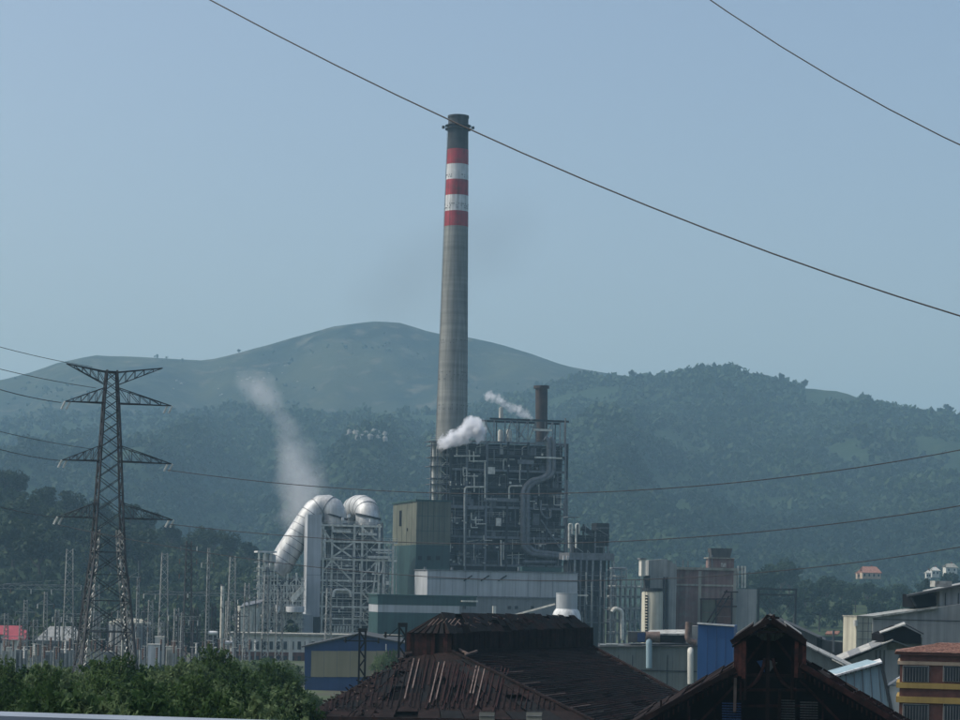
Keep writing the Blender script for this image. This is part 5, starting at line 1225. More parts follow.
# ------------------------------------------------------------------ lattice pylon
PD = 282.0
FP = Frame(106, PD, 17)
py_ = thing('pylon', 'large grey lattice electricity pylon with four pairs of arms above the bushes', 'pylon', FP.P(0, 0, float(gz(0, PD))))
mpp = PD / FPX
zY = lambda y: FP.Z(y, 106)
hw = [(370.5, 5.0), (372, 5.05), (404, 7.3), (460, 10.3), (516, 13.0), (560, 15.5), (600, 20.5), (660, 26.5), (775, 38)]
lev = [(zY(y), w * mpp) for y, w in hw]; lev[-1] = (float(gz(0, PD)) - .3, lev[-1][1])
def cen(z): return Vector((0, 0, 0))
def corner(i, z):
    w = np.interp(z, [l[0] for l in reversed(lev)], [l[1] for l in reversed(lev)]); sx = (-1, 1, 1, -1)[i] * w; ty = (-1, -1, 1, 1)[i] * w; return FP.P(sx, ty, z)
for i in range(4):
    mb = MB()
    for (za, _), (zb_, _) in zip(lev[:-1], lev[1:]): mb.bar(corner(i, zb_ - .05), corner(i, za + .05), .22 if za < zY(520) else .19)
    mb.build('leg', 'pylon_steel', py_)
for i in range(4):                                   # laced inner member of the lower legs
    mb = MB(); zs_ = np.linspace(lev[-1][0], zY(530), 26)
    off = lambda z: (FP.P(0, 0, z) - corner(i, z)).normalized() * .75
    for a, b_ in zip(zs_[:-1], zs_[1:]):
        mb.bar(corner(i, a) + off(a), corner(i, b_) + off(b_), .15); mb.bar(corner(i, a), corner(i, b_) + off(b_), .09); mb.bar(corner(i, a) + off(a), corner(i, b_), .09)
    mb.build('leg_lacing', 'mast_steel', py_)  # paler steel paints the highlights of the lower legs
zz = [zY(372)]; st_ = 1.0
while zz[-1] > lev[-1][0] + 2:
    w = np.interp(zz[-1], [l[0] for l in reversed(lev)], [l[1] for l in reversed(lev)]); zz.append(max(lev[-1][0], zz[-1] - max(1.1, w * 1.5)))
for f in range(4):
    mb = MB(); i, j = f, (f + 1) % 4
    for k in range(len(zz) - 1):
        a, b_ = zz[k], zz[k + 1]; th = .085 if a > zY(520) else .10
        mb.bar(corner(i, a), corner(j, b_), th); mb.bar(corner(j, a), corner(i, b_), th)
        if a < zY(520): mb.bar(corner(i, b_), corner(j, b_), th)
    mb.build('bracing', 'pylon_steel', py_)
ARMS = [(372, 365.5, 45, 51, 385, True), (403, 403, 45, 60.5, 388, False), (461, 461.5, 47, 62, 446, False), (518, 518, 50, 64.5, 503, False)]
TIPS = []
for (yb_, yt, lpx, rpx, yu, peak) in ARMS:
    for sgn, ln_ in ((-1, lpx), (1, rpx)):
        zb_, zt_, zu = zY(yb_), zY(yt), zY(yu); w = np.interp(zb_, [l[0] for l in reversed(lev)], [l[1] for l in reversed(lev)]); tip = FP.P(sgn * ln_ * mpp, 0, zt_)
        mb = MB()
        for ty in (-1, 1):
            r1, r2 = FP.P(sgn * w, ty * w, zb_), FP.P(sgn * w, ty * w, zu)
            mb.bar(r1, tip, .13); mb.bar(r2, tip, .10); prev = r1
            for k in range(1, 5):
                f = k / 5; mb.bar(r1.lerp(tip, f), r2.lerp(tip, max(0, f - .2)), .06); mb.bar(r1.lerp(tip, f), r2.lerp(tip, f), .06)
        for k in range(1, 6):
            f = k / 6; mb.bar(FP.P(sgn * w, -w, zb_).lerp(tip, f), FP.P(sgn * w, w, zb_).lerp(tip, f - .16), .06)
        mb.build('crossarm', 'pylon_steel', py_)
        if not peak:
            for q in (-.25, .35):
                a = tip + FP.u * (q - sgn * .2); b_ = a + Vector((-.45, 0, -.95)); ins = MB()
                for k in range(7):
                    c_ = a.lerp(b_, (k + .5) / 7); d_ = (b_ - a).normalized() * .05; ins.tube([c_ - d_, c_ + d_], .13, 8)
                ins.bar(a, b_, .05); ins.build('insulator', 'porcelain', py_)
        TIPS.append((sgn, tip))
MB().box(FP, -4.9 * mpp, 4.9 * mpp, -.6, .6, zY(373), zY(371)).build('top_plate', 'pylon_steel', py_)

# ------------------------------------------------------------------ cables
def cable(pts, label, r, name='power_cable', group=None, ext=(0, 0), deg=2):
    """pts: (px, py, depth) with the first and last giving a straight run in plan"""
    xs = np.array([p[0] for p in pts]); ys = np.array([p[1] for p in pts]); cf = np.polyfit(xs, ys, min(deg, len(pts) - 1))
    x0, x1 = xs[0] - ext[0], xs[-1] + ext[1]; i0, i1 = 1 / pts[0][2], 1 / pts[-1][2]; P = []
    for k in range(61):
        x = x0 + (x1 - x0) * k / 60; f = (x - xs[0]) / (xs[-1] - xs[0]); d = 1 / (i0 + (i1 - i0) * f); P.append(W(x, float(np.polyval(cf, x)), d))
    return tag(MB().tube(P, r, 6).build(name, 'cable_black', None, True), label, 'cable', group)
cable([(210, 0, 75), (330, 62, 72), (458, 124, 70), (640, 203, 66), (800, 263, 63), (960, 316, 60)], 'thick dark cable falling across the sky past the chimney top', .022, ext=(1500, 1500), deg=2)
cable([(710, 0, 62), (790, 52, 60), (870, 99, 58), (960, 145, 56)], 'short dark cable crossing the top right corner of the sky', .018, ext=(1500, 1500))
R_ = .036
left = [((0, 347), (92, 367), 'faint earth wire running left from the pylon peak'), ((0, 369), (96, 388), 'upper conductor running left into the top pylon arm'), ((0, 389.5), (61, 402.5), 'conductor running left to the tip of the topmost loaded arm'),
        ((0, 431.5), (92, 449), 'conductor running left just above the middle pylon arm'), ((0, 449.5), (60, 460.5), 'conductor running left to the tip of the middle pylon arm'), ((0, 507), (57, 517), 'conductor running left to the tip of the lowest pylon arm')]
for a, b_, l in left:
    cable([(a[0], a[1], 240), ((a[0] + b_[0]) / 2, (a[1] + b_[1]) / 2 + 1.2, 261), (b_[0], b_[1], PD)], l, R_ * (1.3 if b_[0] < 70 else 1.0), group='pylon conductors', ext=(200, 0))
cable([(167, 466, PD), (300, 490, 262), (430, 496, 245), (570, 491, 228), (780, 473, 205), (960, 453, 190)], 'long sagging conductor crossing the boiler house at mid height', R_ * 1.25, group='pylon conductors', ext=(0, 1300), deg=2)
cable([(170, 523, PD), (300, 538, 262), (450, 545, 245), (610, 541, 225), (790, 527, 205), (960, 507, 190)], 'long sagging conductor crossing just above the turbine hall', R_ * 1.25, group='pylon conductors', ext=(0, 1300), deg=2)
cable([(57, 521, PD), (200, 557, 262), (420, 577, 240), (600, 579, 222), (745, 571, 205), (960, 549, 190)], 'lowest sagging conductor passing in front of the woods at right', R_ * 1.1, group='pylon conductors', ext=(0, 1300), deg=2)

# ------------------------------------------------------------------ switchyard
def lattice_mast(px, ytop, d, label, wtop=4.0, wbot=9.0, material='mast_steel', arms=(), tip=0.0):
    F = Frame(px, d, 12); o = thing('lattice_mast', label, 'mast', F.P(0, 0, float(gz(0, d))), 'lattice masts of the switchyard'); z1 = F.Z(ytop, px); m_ = d / FPX
    w = lambda z: (wtop + (wbot - wtop) * (1 - z / z1)) * m_ / 2
    cn = lambda i, z: F.P((-1, 1, 1, -1)[i] * w(z), (-1, -1, 1, 1)[i] * w(z), z)
    for i in range(4): MB().bar(cn(i, 0), cn(i, z1), .17).build('leg', material, o)
    mb = MB(); z = 0.0; k = 0
    while z < z1 - .4:
        z2 = min(z1, z + max(.9, w(z) * 2.2))
        for i in range(4):
            j = (i + 1) % 4; mb.bar(cn(i, z), cn(j, z2), .15) if k % 2 else mb.bar(cn(j, z), cn(i, z2), .15)
        z = z2; k += 1
    mb.build('bracing', material, o)
    for (ya, wl, wr) in arms:
        za = F.Z(ya, px); mb = MB()
        for ty in (-.5, .5): mb.bar(F.P(-wl * m_, ty, za), F.P(wr * m_, ty, za), .12)
        mb.bar(F.P(-wl * m_, 0, za), F.P(0, 0, za + 1.2), .08); mb.bar(F.P(wr * m_, 0, za), F.P(0, 0, za + 1.2), .08); mb.build('crossarm', material, o)
        for e in (-wl, wr):
            if e: p = F.P(e * m_, 0, za); MB().tube([p, p - Vector((0, 0, 1.1))], .11, 8).build('insulator', rr.choice(['porcelain', 'grey_steel', 'brown_porcelain']), o)
    if tip: p = F.P(0, 0, z1); MB().bar(p, p + Vector((0, 0, tip)), .09).build('lightning_rod', material, o)
    return o
lattice_mast(68, 549, 520, 'pale lattice mast left of the big pylon legs', 6, 12, arms=((585, 64, 12),))
lattice_mast(163, 553, 540, 'slim lattice mast right of the big pylon, above the white cabinet', 5.5, 11, arms=((594, 20, 22),), tip=0)
lattice_mast(187, 541, 500, 'darkest lattice mast of the yard with stacked insulators on its side', 5, 10, 'pylon_steel', arms=((546, 8, 8), (559, 9, 8), (574, 9, 9)), tip=3)
lattice_mast(231, 556, 560, 'lattice mast next to the grey concrete pole left of the trestle', 5, 10, arms=((594, 44, 18),))
lattice_mast(279, 590, 600, 'short lattice mast before the grey plant room of the scrubber', 4, 8, arms=((612, 8, 8),))
lattice_mast(328, 588, 610, 'short lattice mast before the scrubber tower columns', 4, 7, arms=((640, 6, 6),))
lattice_mast(137, 578, 530, 'thin lattice post just right of the big pylon legs', 1.8, 3.0, arms=((577, 9, 2),), tip=4)
lattice_mast(207, 548, 545, 'faint thin lattice post behind the darkest yard mast', 1.8, 3.5, arms=((563, 7, 5),))
lattice_mast(25, 600, 560, 'short lattice post near the red roofed buildings', 3, 6, arms=((612, 10, 10),))
lattice_mast(45, 592, 545, 'lattice post between the red roof and the palest mast', 2.5, 5, arms=((604, 8, 8),))
lattice_mast(96, 585, 560, 'lattice mast half hidden between the big pylon legs', 4, 8, arms=((600, 12, 12), (612, 12, 12)))
lattice_mast(150, 600, 520, 'stubby lattice mast just left of the white cabinet', 4, 6, arms=((612, 9, 9),))
lattice_mast(176, 608, 505, 'stubby lattice mast just right of the white cabinet', 4, 6, arms=((616, 8, 8),))
lattice_mast(246, 583, 575, 'lattice mast standing against the hopper legs', 4, 7, arms=((600, 9, 9),))
lattice_mast(265, 575, 600, 'lattice mast in front of the left trestle posts', 3.5, 7, arms=((604, 8, 8),))
def pole(px, ytop, ybot, d, label, r, material):
    F = Frame(px, d); o = thing('pole', label, 'pole', F.P(0, 0, 0)); c = F.P(0, 0, 0)
    MB().lathe(c, [(r * 1.15, 0), (r, F.Z(ytop, px))], 14).build('shaft', material, o, True); MB().lathe(c, [(r * 1.2, F.Z(ytop, px) + .005), (r * 1.2, F.Z(ytop, px) + .35)], 14).build('cap', 'grey_steel', o, True)
pole(221.5, 586, 640, 550, 'thick plain grey pole left of the scrubber trestle', .42, 'pale_steel')
pole(122, 640, 720, 150, 'slim pale pole rising from the bushes below the pylon', .045, 'pale_steel'); pole(140, 650, 720, 150, 'slim pale pole right of its twin in the bushes', .045, 'pale_steel')
def gantry(x0, x1, py, d, label):
    F = Frame(x0, d, 4); o = thing('busbar_gantry', label, 'gantry', F.P(0, 0, 0), 'switchyard gantries'); a, z = F.st(x0, py); b_, _ = F.st(x1, py)
    mb = MB(); n = max(4, int((b_ - a) / 1.4))
    for dz in (0, .8): mb.bar(F.P(a, 0, z + dz), F.P(b_, 0, z + dz), .10)
    for k in range(n): mb.bar(F.P(a + (b_ - a) * k / n, 0, z + (.8 if k % 2 else 0)), F.P(a + (b_ - a) * (k + 1) / n, 0, z + (0 if k % 2 else .8)), .07)
    mb.build('girder', 'galvanised', o)
    for s in (a, b_): MB().bar(F.P(s, 0, 0), F.P(s, 0, z + .9), .2).build('post', 'pylon_steel', o)
    for k in range(5):
        s = a + (b_ - a) * (k + .5) / 5; MB().tube([F.P(s, 0, z), F.P(s, 0, z - 1.1)], .10, 8).build('insulator', rr.choice(['grey_steel', 'porcelain', 'brown_porcelain']), o)
gantry(-20, 82, 588, 515, 'long lattice busbar gantry at the left edge of the yard')
gantry(144, 256, 594.5, 545, 'long lattice busbar gantry behind the slim yard masts')
gantry(56, 108, 617, 500, 'low busbar gantry between the big pylon legs'); gantry(178, 200, 620, 490, 'short white-topped gantry beside the darkest mast')
gantry(0, 60, 640, 470, 'low gantry along the bushes at the far left'); gantry(200, 262, 642, 480, 'low gantry along the bushes right of the white cabinet')
rr = random.Random(3)
for k in range(16):
    px = 8 + k * 15.5 + rr.uniform(-4, 4); yt = rr.uniform(598, 626)
    lattice_mast(px, yt, rr.uniform(500, 600), 'small lattice support among the crowded switchyard masts', rr.uniform(2.5, 4), rr.uniform(4, 6), rr.choice(['mast_steel', 'pylon_steel', 'galvanised']), arms=((yt + rr.uniform(2, 8), rr.uniform(4, 10), rr.uniform(4, 10)),))
for k in range(7):
    x0 = rr.uniform(0, 190); gantry(x0, x0 + rr.uniform(30, 60), rr.uniform(606, 634), rr.uniform(500, 590), ['pale busbar girder just above the left transformers', 'busbar girder crossing the round tank', 'busbar girder behind the white cabinet', 'busbar girder left of the thick grey pole', 'busbar girder beside the yard hut roof', 'upper busbar girder near the darkest mast', 'lower busbar girder right of the pylon'][k])
def switch_post(px, ytop, d, h_ins, label, group):
    F = Frame(px, d); o = thing('switchgear_post', label, 'switchgear', F.P(0, 0, 0), group); z1 = F.Z(ytop, px)
    MB().bar(F.P(0, 0, 0), F.P(0, 0, z1 - h_ins), .35).build('stand', 'galvanised', o)
    c = F.P(0, 0, 0); prof = []
    n = 7
    for k in range(n): z = z1 - h_ins + h_ins * k / n; prof += [(.14, z), (.28, z + h_ins / n * .4), (.14, z + h_ins / n * .8)]
    MB().lathe(c, prof + [(.2, z1), (.2, z1 + .2)], 10).build('insulator_stack', rr.choice(['brown_porcelain', 'grey_steel', 'porcelain', 'brown_porcelain']), o, True)
    MB().bar(F.P(-.6, 0, z1 + .25), F.P(.6, 0, z1 + .25), .12).build('contact_arm', 'pale_steel', o)
for k in range(50):
    px = 4 + k * 5.1 + rr.uniform(-2, 2); switch_post(px, rr.uniform(638, 650), rr.uniform(455, 520), 2.2, 'slender porcelain switchgear post in the row behind the bushes', 'switchgear posts behind the bushes')
def cabinet(px0, y0, px1, d, label, material, name='transformer', fins=True):
    F = Frame(px0, d, 6); o = thing(name, label, 'transformer' if fins else 'cabinet', F.P(0, 0, 0)); a, z = F.st(px0, y0); b_, _ = F.st(px1, y0)
    MB().box(F, a, b_, 0, 2.6, 0, z).build('tank', material, o); MB().box(F, a - .1, b_ + .1, -.1, 2.7, z + .003, z + .2).build('lid', 'pale_steel', o)
    if fins:
        for k in range(6): s = a + (b_ - a) * (k + .5) / 6; MB().box(F, s - .06, s + .06, -.6, -.003, .6, z - .5).build('cooling_fin', material, o)
        for k in range(3): p = F.P(a + (b_ - a) * (k + .5) / 3, 1.2, z + .2); MB().tube([p, p + Vector((0, 0, 1.4))], [.2, .1], 8).build('bushing', 'brown_porcelain', o)
cabinet(148, 645, 160, 470, 'white stepped cabinet beside the slim lattice mast', 'white_paint', 'switch_cabinet', False)
cabinet(155, 637.5, 164, 480, 'tall off-white cabinet behind the white stepped one', 'offwhite', 'switch_cabinet', False)
cabinet(2, 648, 10, 480, 'grey transformer at the far left under the red roof', 'pale_steel'); cabinet(16, 650, 26, 485, 'pale grey transformer right of the far left one', 'lower_cladding')
cabinet(44, 652, 52, 480, 'dull grey transformer behind the left bushes', 'grey_wall'); cabinet(60, 650, 72, 490, 'wide grey transformer behind the pylon left leg', 'grey_wall')
cabinet(104, 652, 113, 490, 'small dull transformer in front of the round tank', 'grey_wall'); cabinet(166, 647, 177, 500, 'grey transformer between the two yard masts', 'pale_steel'); cabinet(200, 648, 216, 510, 'broad grey transformer under the thick pole', 'grey_wall')
for px, y0, l in ((213, 631, 'white horizontal drum on a stand above the bushes'), (228, 641, 'smaller white horizontal drum near the office row')):
    F = Frame(px, 500); o = thing('conservator_drum', l, 'drum', F.P(0, 0, 0)); z = F.Z(y0 + 2, px); MB().tube([F.P(-.95, 0, z), F.P(.95, 0, z)], .45, 12).build('drum', 'white_paint', o, True); MB().bar(F.P(0, 0, 0), F.P(0, 0, z - .4), .3).build('stand', 'galvanised', o)
FT2 = Frame(129, 600); o = thing('round_tank', 'squat grey round tank with pale yellow conical roof behind the pylon', 'tank', FT2.P(0, 0, 0)); k_ = 600 / FPX
MB().lathe(FT2.P(0, 0, 0), [(21 * k_, 0), (21 * k_, FT2.Z(624, 129))], 36).build('shell', 'grey_wall', o, True)
MB().lathe(FT2.P(0, 0, 0), [(21.6 * k_, FT2.Z(624, 129) + .01), (21.6 * k_, FT2.Z(622.8, 129)), (12 * k_, FT2.Z(619, 129)), (.3, FT2.Z(618, 129))], 36).build('roof', 'cream', o, True)
for k in range(8): a = math.pi + math.pi * k / 7; c = FT2.P(math.cos(a) * 21.2 * k_, math.sin(a) * 21.2 * k_, 0); MB().bar(c, c + Vector((0, 0, FT2.Z(625, 129))), .25).build('stiffener', 'grey_steel', o)
FS2 = Frame(40, 590, 5); o = thing('yard_hut', 'low grey-roofed hut left of the big pylon legs', 'hut', FS2.P(0, 0, 0))
pts = [FS2.st(37, 640), FS2.st(80, 640), FS2.st(74, 627), FS2.st(48, 627)]
MB().box(FS2, pts[0][0], pts[1][0], 0, 9, 0, pts[0][1]).build('wall', 'lower_cladding', o)
MB().slab([FS2.P(pts[0][0] - .5, -.5, pts[0][1]), FS2.P(pts[1][0] + .5, -.5, pts[0][1]), FS2.P(pts[2][0], 5, pts[2][1]), FS2.P(pts[3][0], 5, pts[2][1])], .2).build('roof', 'grey_wall', o)
for k in range(4): MB().box(FS2, pts[0][0] + 1.5 + k * 2.5, pts[0][0] + 2.8 + k * 2.5, -.1, -.003, pts[0][1] - 2.2, pts[0][1] - 1).build('window', 'glass', o)
for x0, y0, x1, y1, d, l in ((-14, 626, 19, 634, 640, 'long red-roofed shed at the left edge, farther of the two'), (4, 630, 24, 639.5, 590, 'small red-roofed house at the left edge, nearer of the two')):
    F = Frame(x0, d, 4); o = thing('red_roofed_house', l, 'house', F.P(0, 0, 0)); a, z0 = F.st(x0, y1); b_, _ = F.st(x1, y1); z1 = F.Z(y0, x1)
    MB().box(F, a, b_, 0, 8, 0, z0).build('wall', 'offwhite', o)
    MB().slab([F.P(a - .5, -.6, z0), F.P(b_ + .5, -.6, z0), F.P(b_ + .2, 4, z1), F.P(a + .6, 4, z1)], .2).build('roof', 'red_roof', o)
    MB().slab([F.P(b_ + .2, 4.01, z1), F.P(a + .6, 4.01, z1), F.P(a - .5, 8.6, z0), F.P(b_ + .5, 8.6, z0)], .2).build('roof', 'red_roof', o)
    for k in range(3): MB().box(F, a + 1 + k * 2.4, a + 2 + k * 2.4, -.1, -.003, z0 - 2.4, z0 - 1.2).build('window', 'glass', o)

# ------------------------------------------------------------------ houses on the slope
def house(px, yt, ye, yb_, wpx, d, label, roofm, wallm='buff', zb=None):
    F = Frame(px - wpx / 2, d, 10); o = thing('hillside_house', label, 'house', F.P(0, 0, F.Z(yb_, px)), 'houses on the hillside'); a, b_ = 0, F.S(px + wpx / 2, 0, ye)
    z0, z1, z2 = F.Z(yb_, px), F.Z(ye, px), F.Z(yt, px); dp = (b_ - a) * .7
    MB().box(F, a, b_, 0, dp, z0 - 1.5, z1).build('wall', wallm, o)
    MB().slab([F.P(a - .6, -.6, z1), F.P(b_ + .6, -.6, z1), F.P(b_ - 1.5, dp / 2, z2), F.P(a + 1.5, dp / 2, z2)], .25).build('roof_slope', roofm, o)
    MB().slab([F.P(b_ - 1.5, dp / 2 + .01, z2), F.P(a + 1.5, dp / 2 + .01, z2), F.P(a - .6, dp + .6, z1), F.P(b_ + .6, dp + .6, z1)], .25).build('roof_slope', roofm, o)
    n = max(2, int((b_ - a) / 3))
    for k in range(n): s = a + (b_ - a) * (k + .5) / n; MB().box(F, s - .5, s + .5, -.1, -.003, z1 - 2.2, z1 - .8).build('window', 'glass', o)
    MB().box(F, b_ * .6, b_ * .6 + .8, dp * .55, dp * .55 + .8, z2 - 1.5, z2 + 1).build('chimney_stack', 'brick', o)
house(871, 566.5, 572.8, 576.5, 20, 1440, 'house with orange tiled roof on the low slope at right', 'house_roof')
house(860, 570.5, 573.5, 576.5, 8, 1445, 'small annex with orange roof left of the orange-roofed house', 'house_roof')
house(935, 567, 570.5, 575, 9, 1450, 'small white house, leftmost of the white cluster near the right edge', 'offwhite', 'offwhite')
house(951, 563.5, 567.5, 574, 13, 1460, 'wider pale house at the right edge of the slope', 'concrete', 'offwhite')
house(928, 570, 573, 577, 6, 1420, 'tiny white outbuilding below the white cluster', 'offwhite', 'offwhite')
for k, (px, py, d, n, lab) in enumerate(((366, 434, 2300, 24, 'pale rock scar on the forested slope left of the chimney'), (262, 372, 3700, 26, 'scattered pale rocks on the bare mountainside'), (205, 388, 3500, 16, 'pale rocky patch low on the bare mountain shoulder'))):
    hl = wood if d < 2800 else mountain; o = thing('rock_outcrop', lab, 'rocks', tuple(W(px, py, d)))
    r = random.Random(50 + k)
    for j in range(n):
        xx = px + r.uniform(-20, 20) * (1 if d < 2800 else 2.2); r_ = ray(xx, py + r.uniform(-5, 5) * (1 if d < 2800 else 2)); dd = 2000.0 if d < 2800 else 3400.0
        while dd < 4490 and CZ + r_.z * dd > float(hl.z(r_.x * dd, dd)) + (8 if d < 2800 else 0): dd += 8
        p = Vector((r_.x * dd, dd, CZ + r_.z * dd)); s = r.uniform(1.2, 3.4)
        vs = []; mb = MB(); prof = [(s * .9, -3), (s * 1.0, s * .25), (s * .7, s * .6), (s * .25, s * .8)]
        mb.lathe(Vector((0, 0, 0)), prof, 7); mb.v = [(p.x + v[0] * (1 + .35 * math.sin(3 * i + j)), p.y + v[1], p.z - 1 + v[2] * (1 + .3 * math.cos(5 * i))) for i, v in enumerate(mb.v)]
        mb.build('boulder', 'rock', o)

# ------------------------------------------------------------------ single trees
for px, yt, d in ((5, 466, 1290), (18, 470, 1295), (45, 484, 1240), (72, 488, 1250), (130, 502, 1280), (100, 500, 1270), (200, 526, 1290), (215, 528, 1285), (232, 532, 1280), (150, 510, 1290), (172, 522, 1280), (30, 494, 1150), (60, 506, 1120), (88, 516, 1140),
                  (112, 522, 1100), (15, 510, 1080), (40, 524, 1060), (140, 528, 1120), (250, 540, 1270)):
    plant('tree', 'broadleaf_tree', 'dark broadleaf tree standing out on the wooded low hill at left', 'tree', px, yt, d, min(on(near_hill, px, d), W(px, yt + 10, d).z), 'trees on the wooded low hill', 1.15)
for px, yt, d in ((752, 566, 1250), (768, 562, 1230), (782, 556, 1350), (790, 561, 1340), (806, 574, 1180), (815, 579, 1160), (828, 575, 1220), (842, 580, 1210), (856, 585, 1180), (868, 582, 1240), (884, 586, 1200), (898, 583, 1230), (795, 588, 1100), (770, 585, 1090), (820, 596, 1080), (845, 600, 1060), (875, 596, 1090), (910, 590, 1150), (925, 578, 1300), (950, 572, 1350)):
    plant('slope', 'slope_tree', 'hazy green tree on the low slope behind the right-hand sheds', 'tree', px, yt, d, min(on(foot_hill, px, d), W(px, yt + 14, d).z), 'trees on the low slope', 1.1)
plant('conifer', 'conifer', 'small dark conifer left of the cream stair tower', 'tree', 848, 621, 700, 0); plant('conifer', 'conifer', 'dark conifer spire above the low slope woodland', 'tree', 927, 580, 1100, on(foot_hill, 927, 1100))
def skyline(px, yt, label, hill, d, h=None, kind='tree', wide=1.0):
    p = W(px, yt, d); zb = float(hill.z(p.x, d)) - 1; plant(kind, 'skyline_tree', label, 'tree', px, yt, d, min(zb, p.z - 6), None, wide)
skyline(632.5, 369.5, 'lone tree poking above the wooded ridge right of the chimney', wood, 3690)
skyline(781, 371, 'slim tree on the skyline left of the grassy hilltop', wood, 3690, wide=.7)
skyline(805, 379, 'small tree alone on the grassy hilltop clearing', wood, 3690)
skyline(948, 403, 'tall tree on the ridge near the right edge', wood, 3690)
skyline(239, 349, 'tiny lone tree on the bare mountain skyline', mountain, 4490, wide=1.2)

# ------------------------------------------------------------------ bushes below the viaduct
BUSH = [(4, 664, 150), (26, 672, 150), (50, 668, 128), (80, 674, 135), (102, 664, 142), (124, 660, 150), (146, 672, 140), (170, 668, 130), (190, 664, 150), (214, 652, 165), (232, 668, 150), (252, 676, 140), (270, 666, 160), (288, 676, 165),
        (15, 690, 96), (46, 682, 90), (74, 692, 98), (98, 682, 104), (122, 694, 98), (146, 686, 92), (168, 690, 104), (194, 682, 96), (222, 690, 104), (250, 692, 98), (274, 690, 110), (290, 700, 110), (200, 706, 70), (258, 708, 72), (150, 704, 68), (100, 710, 66), (60, 702, 66)]
SHARE = 'leafy green bush in the thicket at the lower left'
for i, (px, yt, d) in enumerate(BUSH):
    lab = {9: 'tallest dark green bush, right of centre in the lower left thicket', 12: 'light green willowy bush in front of the brick office row', 0: 'bush at the far left edge below the red-roofed shed', 5: 'bush at the right foot of the big pylon',
           25: 'low bush nearest the left foot of the rusty ruin'}.get(i, SHARE)
    w_ = random.uniform(.72, 1.05); o = plant('bush', 'bush', lab, 'bush', px, yt, d, float(gz(0, d)) - .2, 'bushes at the lower left', w_ if d > 80 else .85)
for px, yt, d in ((160, 668, 380), (176, 672, 400), (190, 666, 420), (238, 662, 400), (252, 663, 410), (266, 660, 430), (280, 663, 400), (291, 666, 420), (304, 692, 290), (316, 699, 280), (330, 704, 270), (246, 668, 380), (272, 668, 380), (286, 672, 390), (10, 670, 400), (40, 668, 420), (64, 670, 400), (88, 666, 430), (116, 668, 400), (138, 670, 420), (284, 686, 350), (262, 684, 340)):
    plant('bush', 'bush', 'paler bush farther back behind the thicket, below the switchyard', 'bush', px, yt, d, float(gz(0, d)) - .2, 'farther bushes below the switchyard', random.uniform(1.0, 1.35))
for px, yt, d, l in ((381, 656, 420, 'young green shrub against the beige band of the shed'), (391, 652, 430, 'taller green shrub beside the rusty panel of the shed')):
    plant('bush', 'bush', l, 'bush', px, yt, d, float(gz(0, d)) - .2, None, .6)

# ------------------------------------------------------------------ viaduct under the camera
vd = thing('road_viaduct', 'pale blue-grey road parapet rail along the bottom left edge', 'viaduct', (0, 0, 0))
p0, p1 = W(-160, 708.5, 7.0), W(520, 730, 7.15); dirp = (p1 - p0).normalized()
a_, b_ = p0 - dirp * 30, p1 + dirp * 30
MB().bar(a_ - Vector((0, 0, .15)), b_ - Vector((0, 0, .15)), .22, .30).build('parapet_rail', 'parapet_blue', vd)
for k in range(32):
    p = a_.lerp(b_, (k + .5) / 32); MB().bar(Vector((p.x, p.y + .02, 20.4)), Vector((p.x, p.y + .02, p.z - .13)), .09).build('parapet_post', 'parapet_blue', vd)
zd = p0.z - 1.15
for kk, (y0, y1) in enumerate(((-6, 7.6),)):
    F0 = Frame(480, 10, 0); F0.o = Vector((0, 0, 0)); MB().box(F0, -32, 32, y0, y1, zd - .9, zd).build('deck', 'concrete', vd); MB().box(F0, -31.9, 31.9, y0 + .6, y1 - 1.3, zd + .004, zd + .05).build('carriageway', 'asphalt', vd)
    for s in (-24, -8, 8, 24): MB().box(F0, s - .8, s + .8, -.5, 2, 10, zd - .91).build('pier', 'concrete', vd)

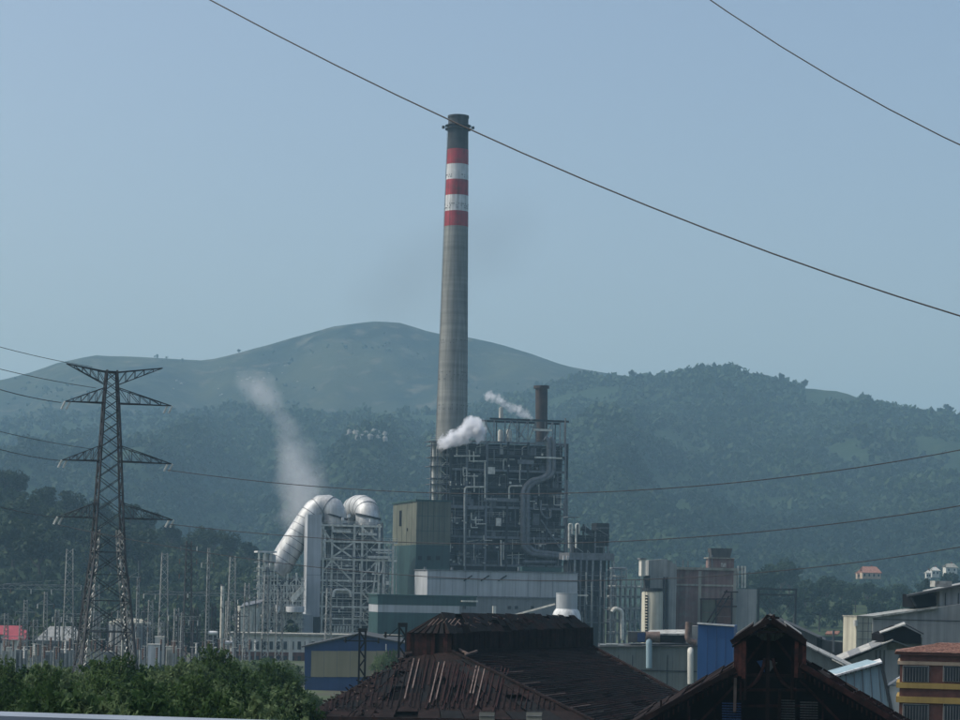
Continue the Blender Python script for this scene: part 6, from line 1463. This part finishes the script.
# ------------------------------------------------------------------ steam
def steam(name, label, blobs, dens, nscale, col=(.95, .97, 1), detail=6, cut=.35, amp=1.6):
    """blobs: (px, py, depth, radius px); soft lobes broken up by noise inside one closed box"""
    fine = []
    for A_, B_ in zip(blobs[:-1], blobs[1:]):
        fine += [A_, tuple((u_ + v_) / 2 for u_, v_ in zip(A_, B_))]
    C = [(W(a, b_, d), r * d / FPX) for a, b_, d, r in fine + [blobs[-1]]]
    lo = Vector([min(c[i] - r * 1.15 for c, r in C) for i in range(3)]); hi = Vector([max(c[i] + r * 1.15 for c, r in C) for i in range(3)])
    mb = MB(); mb.hexa([(lo.x, lo.y, lo.z), (hi.x, lo.y, lo.z), (hi.x, hi.y, lo.z), (lo.x, hi.y, lo.z), (lo.x, lo.y, hi.z), (hi.x, lo.y, hi.z), (hi.x, hi.y, hi.z), (lo.x, hi.y, hi.z)])
    m = bpy.data.materials.new(name); m.use_nodes = True; nt = m.node_tree; N = nt.nodes; L = nt.links; N.remove(N['Principled BSDF'])
    pv = N.new('ShaderNodeVolumePrincipled'); pv.inputs['Color'].default_value = (*col, 1); pv.inputs['Anisotropy'].default_value = .2
    L.new(pv.outputs[0], N['Material Output'].inputs['Volume'])
    tc = N.new('ShaderNodeTexCoord'); nz = N.new('ShaderNodeTexNoise'); nz.inputs['Scale'].default_value = nscale; nz.inputs['Detail'].default_value = detail; nz.inputs['Roughness'].default_value = .6; L.new(tc.outputs['Object'], nz.inputs[0])
    acc = None
    for c, r in C:
        vd_ = N.new('ShaderNodeVectorMath'); vd_.operation = 'DISTANCE'; L.new(tc.outputs['Object'], vd_.inputs[0]); vd_.inputs[1].default_value = c
        mr = N.new('ShaderNodeMapRange'); mr.inputs[1].default_value = r; mr.inputs[2].default_value = 0; mr.inputs[3].default_value = 0; mr.inputs[4].default_value = 1; L.new(vd_.outputs['Value'], mr.inputs[0])
        if acc is None: acc = mr.outputs[0]
        else:
            mx = N.new('ShaderNodeMath'); mx.operation = 'MAXIMUM'; L.new(acc, mx.inputs[0]); L.new(mr.outputs[0], mx.inputs[1]); acc = mx.outputs[0]
    a1 = N.new('ShaderNodeMath'); a1.operation = 'MULTIPLY_ADD'; a1.inputs[1].default_value = amp; a1.inputs[2].default_value = -amp / 2 - cut; L.new(nz.outputs[0], a1.inputs[0])
    a2 = N.new('ShaderNodeMath'); a2.operation = 'ADD'; L.new(a1.outputs[0], a2.inputs[0]); L.new(acc, a2.inputs[1])
    g = N.new('ShaderNodeMath'); g.operation = 'GREATER_THAN'; g.inputs[1].default_value = .01; L.new(acc, g.inputs[0])
    a3 = N.new('ShaderNodeMath'); a3.operation = 'MULTIPLY'; a3.inputs[1].default_value = dens; a3.use_clamp = False; L.new(a2.outputs[0], a3.inputs[0])
    a4 = N.new('ShaderNodeMath'); a4.operation = 'MAXIMUM'; a4.inputs[1].default_value = 0; L.new(a3.outputs[0], a4.inputs[0])
    a5 = N.new('ShaderNodeMath'); a5.operation = 'MULTIPLY'; L.new(a4.outputs[0], a5.inputs[0]); L.new(g.outputs[0], a5.inputs[1]); L.new(a5.outputs[0], pv.inputs['Density'])
    o = mb.build(name, m); return tag(o, label, 'steam', kind='stuff')
steam('steam_puff', 'dense white steam puff at the top of the boiler house', [(479, 437, 796, 8), (476, 429, 796, 13), (471, 424, 796, 9), (467, 433, 796, 11), (458, 437, 797, 10), (448, 441, 798, 10), (442, 445, 799, 7)], 2.6, .42, cut=.16, amp=2.8)
steam('steam_plume', 'thin pale steam plume drifting up left from the scrubber ducts', [(310, 528, 800, 30), (304, 506, 800, 36), (300, 486, 800, 36), (295, 466, 800, 31), (290, 446, 800, 25), (284, 428, 800, 18), (278, 413, 800, 13), (270, 399, 800, 18), (258, 390, 800, 22), (246, 384, 800, 18)], .075, .075, cut=.12, amp=2.0)
steam('steam_wisp', 'small white wisp of steam leaving the boiler house roof', [(531, 418, 806, 4), (526, 415, 806, 6), (519, 411, 806, 7), (511, 408, 806, 6), (504, 403, 806, 6), (498, 399, 806, 7), (489, 396, 806, 7)], .7, .6, cut=.2, amp=2.6)

sm = steam('drifting_smoke', 'faint grey smoke smudge drifting past the chimney shaft', [(445, 262, 940, 60), (415, 280, 940, 66), (390, 300, 940, 62), (485, 245, 940, 60), (515, 225, 940, 48)], .007, .035, col=(.25, .28, .32), cut=.1, amp=1.0)
sm['category'] = 'smoke'
# ------------------------------------------------------------------ haze
hb = MB(); hb.hexa([(-7200, -950, -9), (7200, -950, -9), (7200, 8200, -9), (-7200, 8200, -9), (-7200, -950, 690), (7200, -950, 690), (7200, 8200, 690), (-7200, 8200, 690)])
hm = bpy.data.materials.new('haze'); hm.use_nodes = True; hn = hm.node_tree; hn.nodes.remove(hn.nodes['Principled BSDF'])
pv = hn.nodes.new('ShaderNodeVolumePrincipled'); pv.inputs['Color'].default_value = (.45, .77, 1.0, 1); pv.inputs['Density'].default_value = 1.22e-4; pv.inputs['Anisotropy'].default_value = .1
hn.links.new(pv.outputs[0], hn.nodes['Material Output'].inputs['Volume'])
tag(hb.build('haze', hm), 'thin blue-grey haze filling the whole valley', 'haze', kind='stuff')
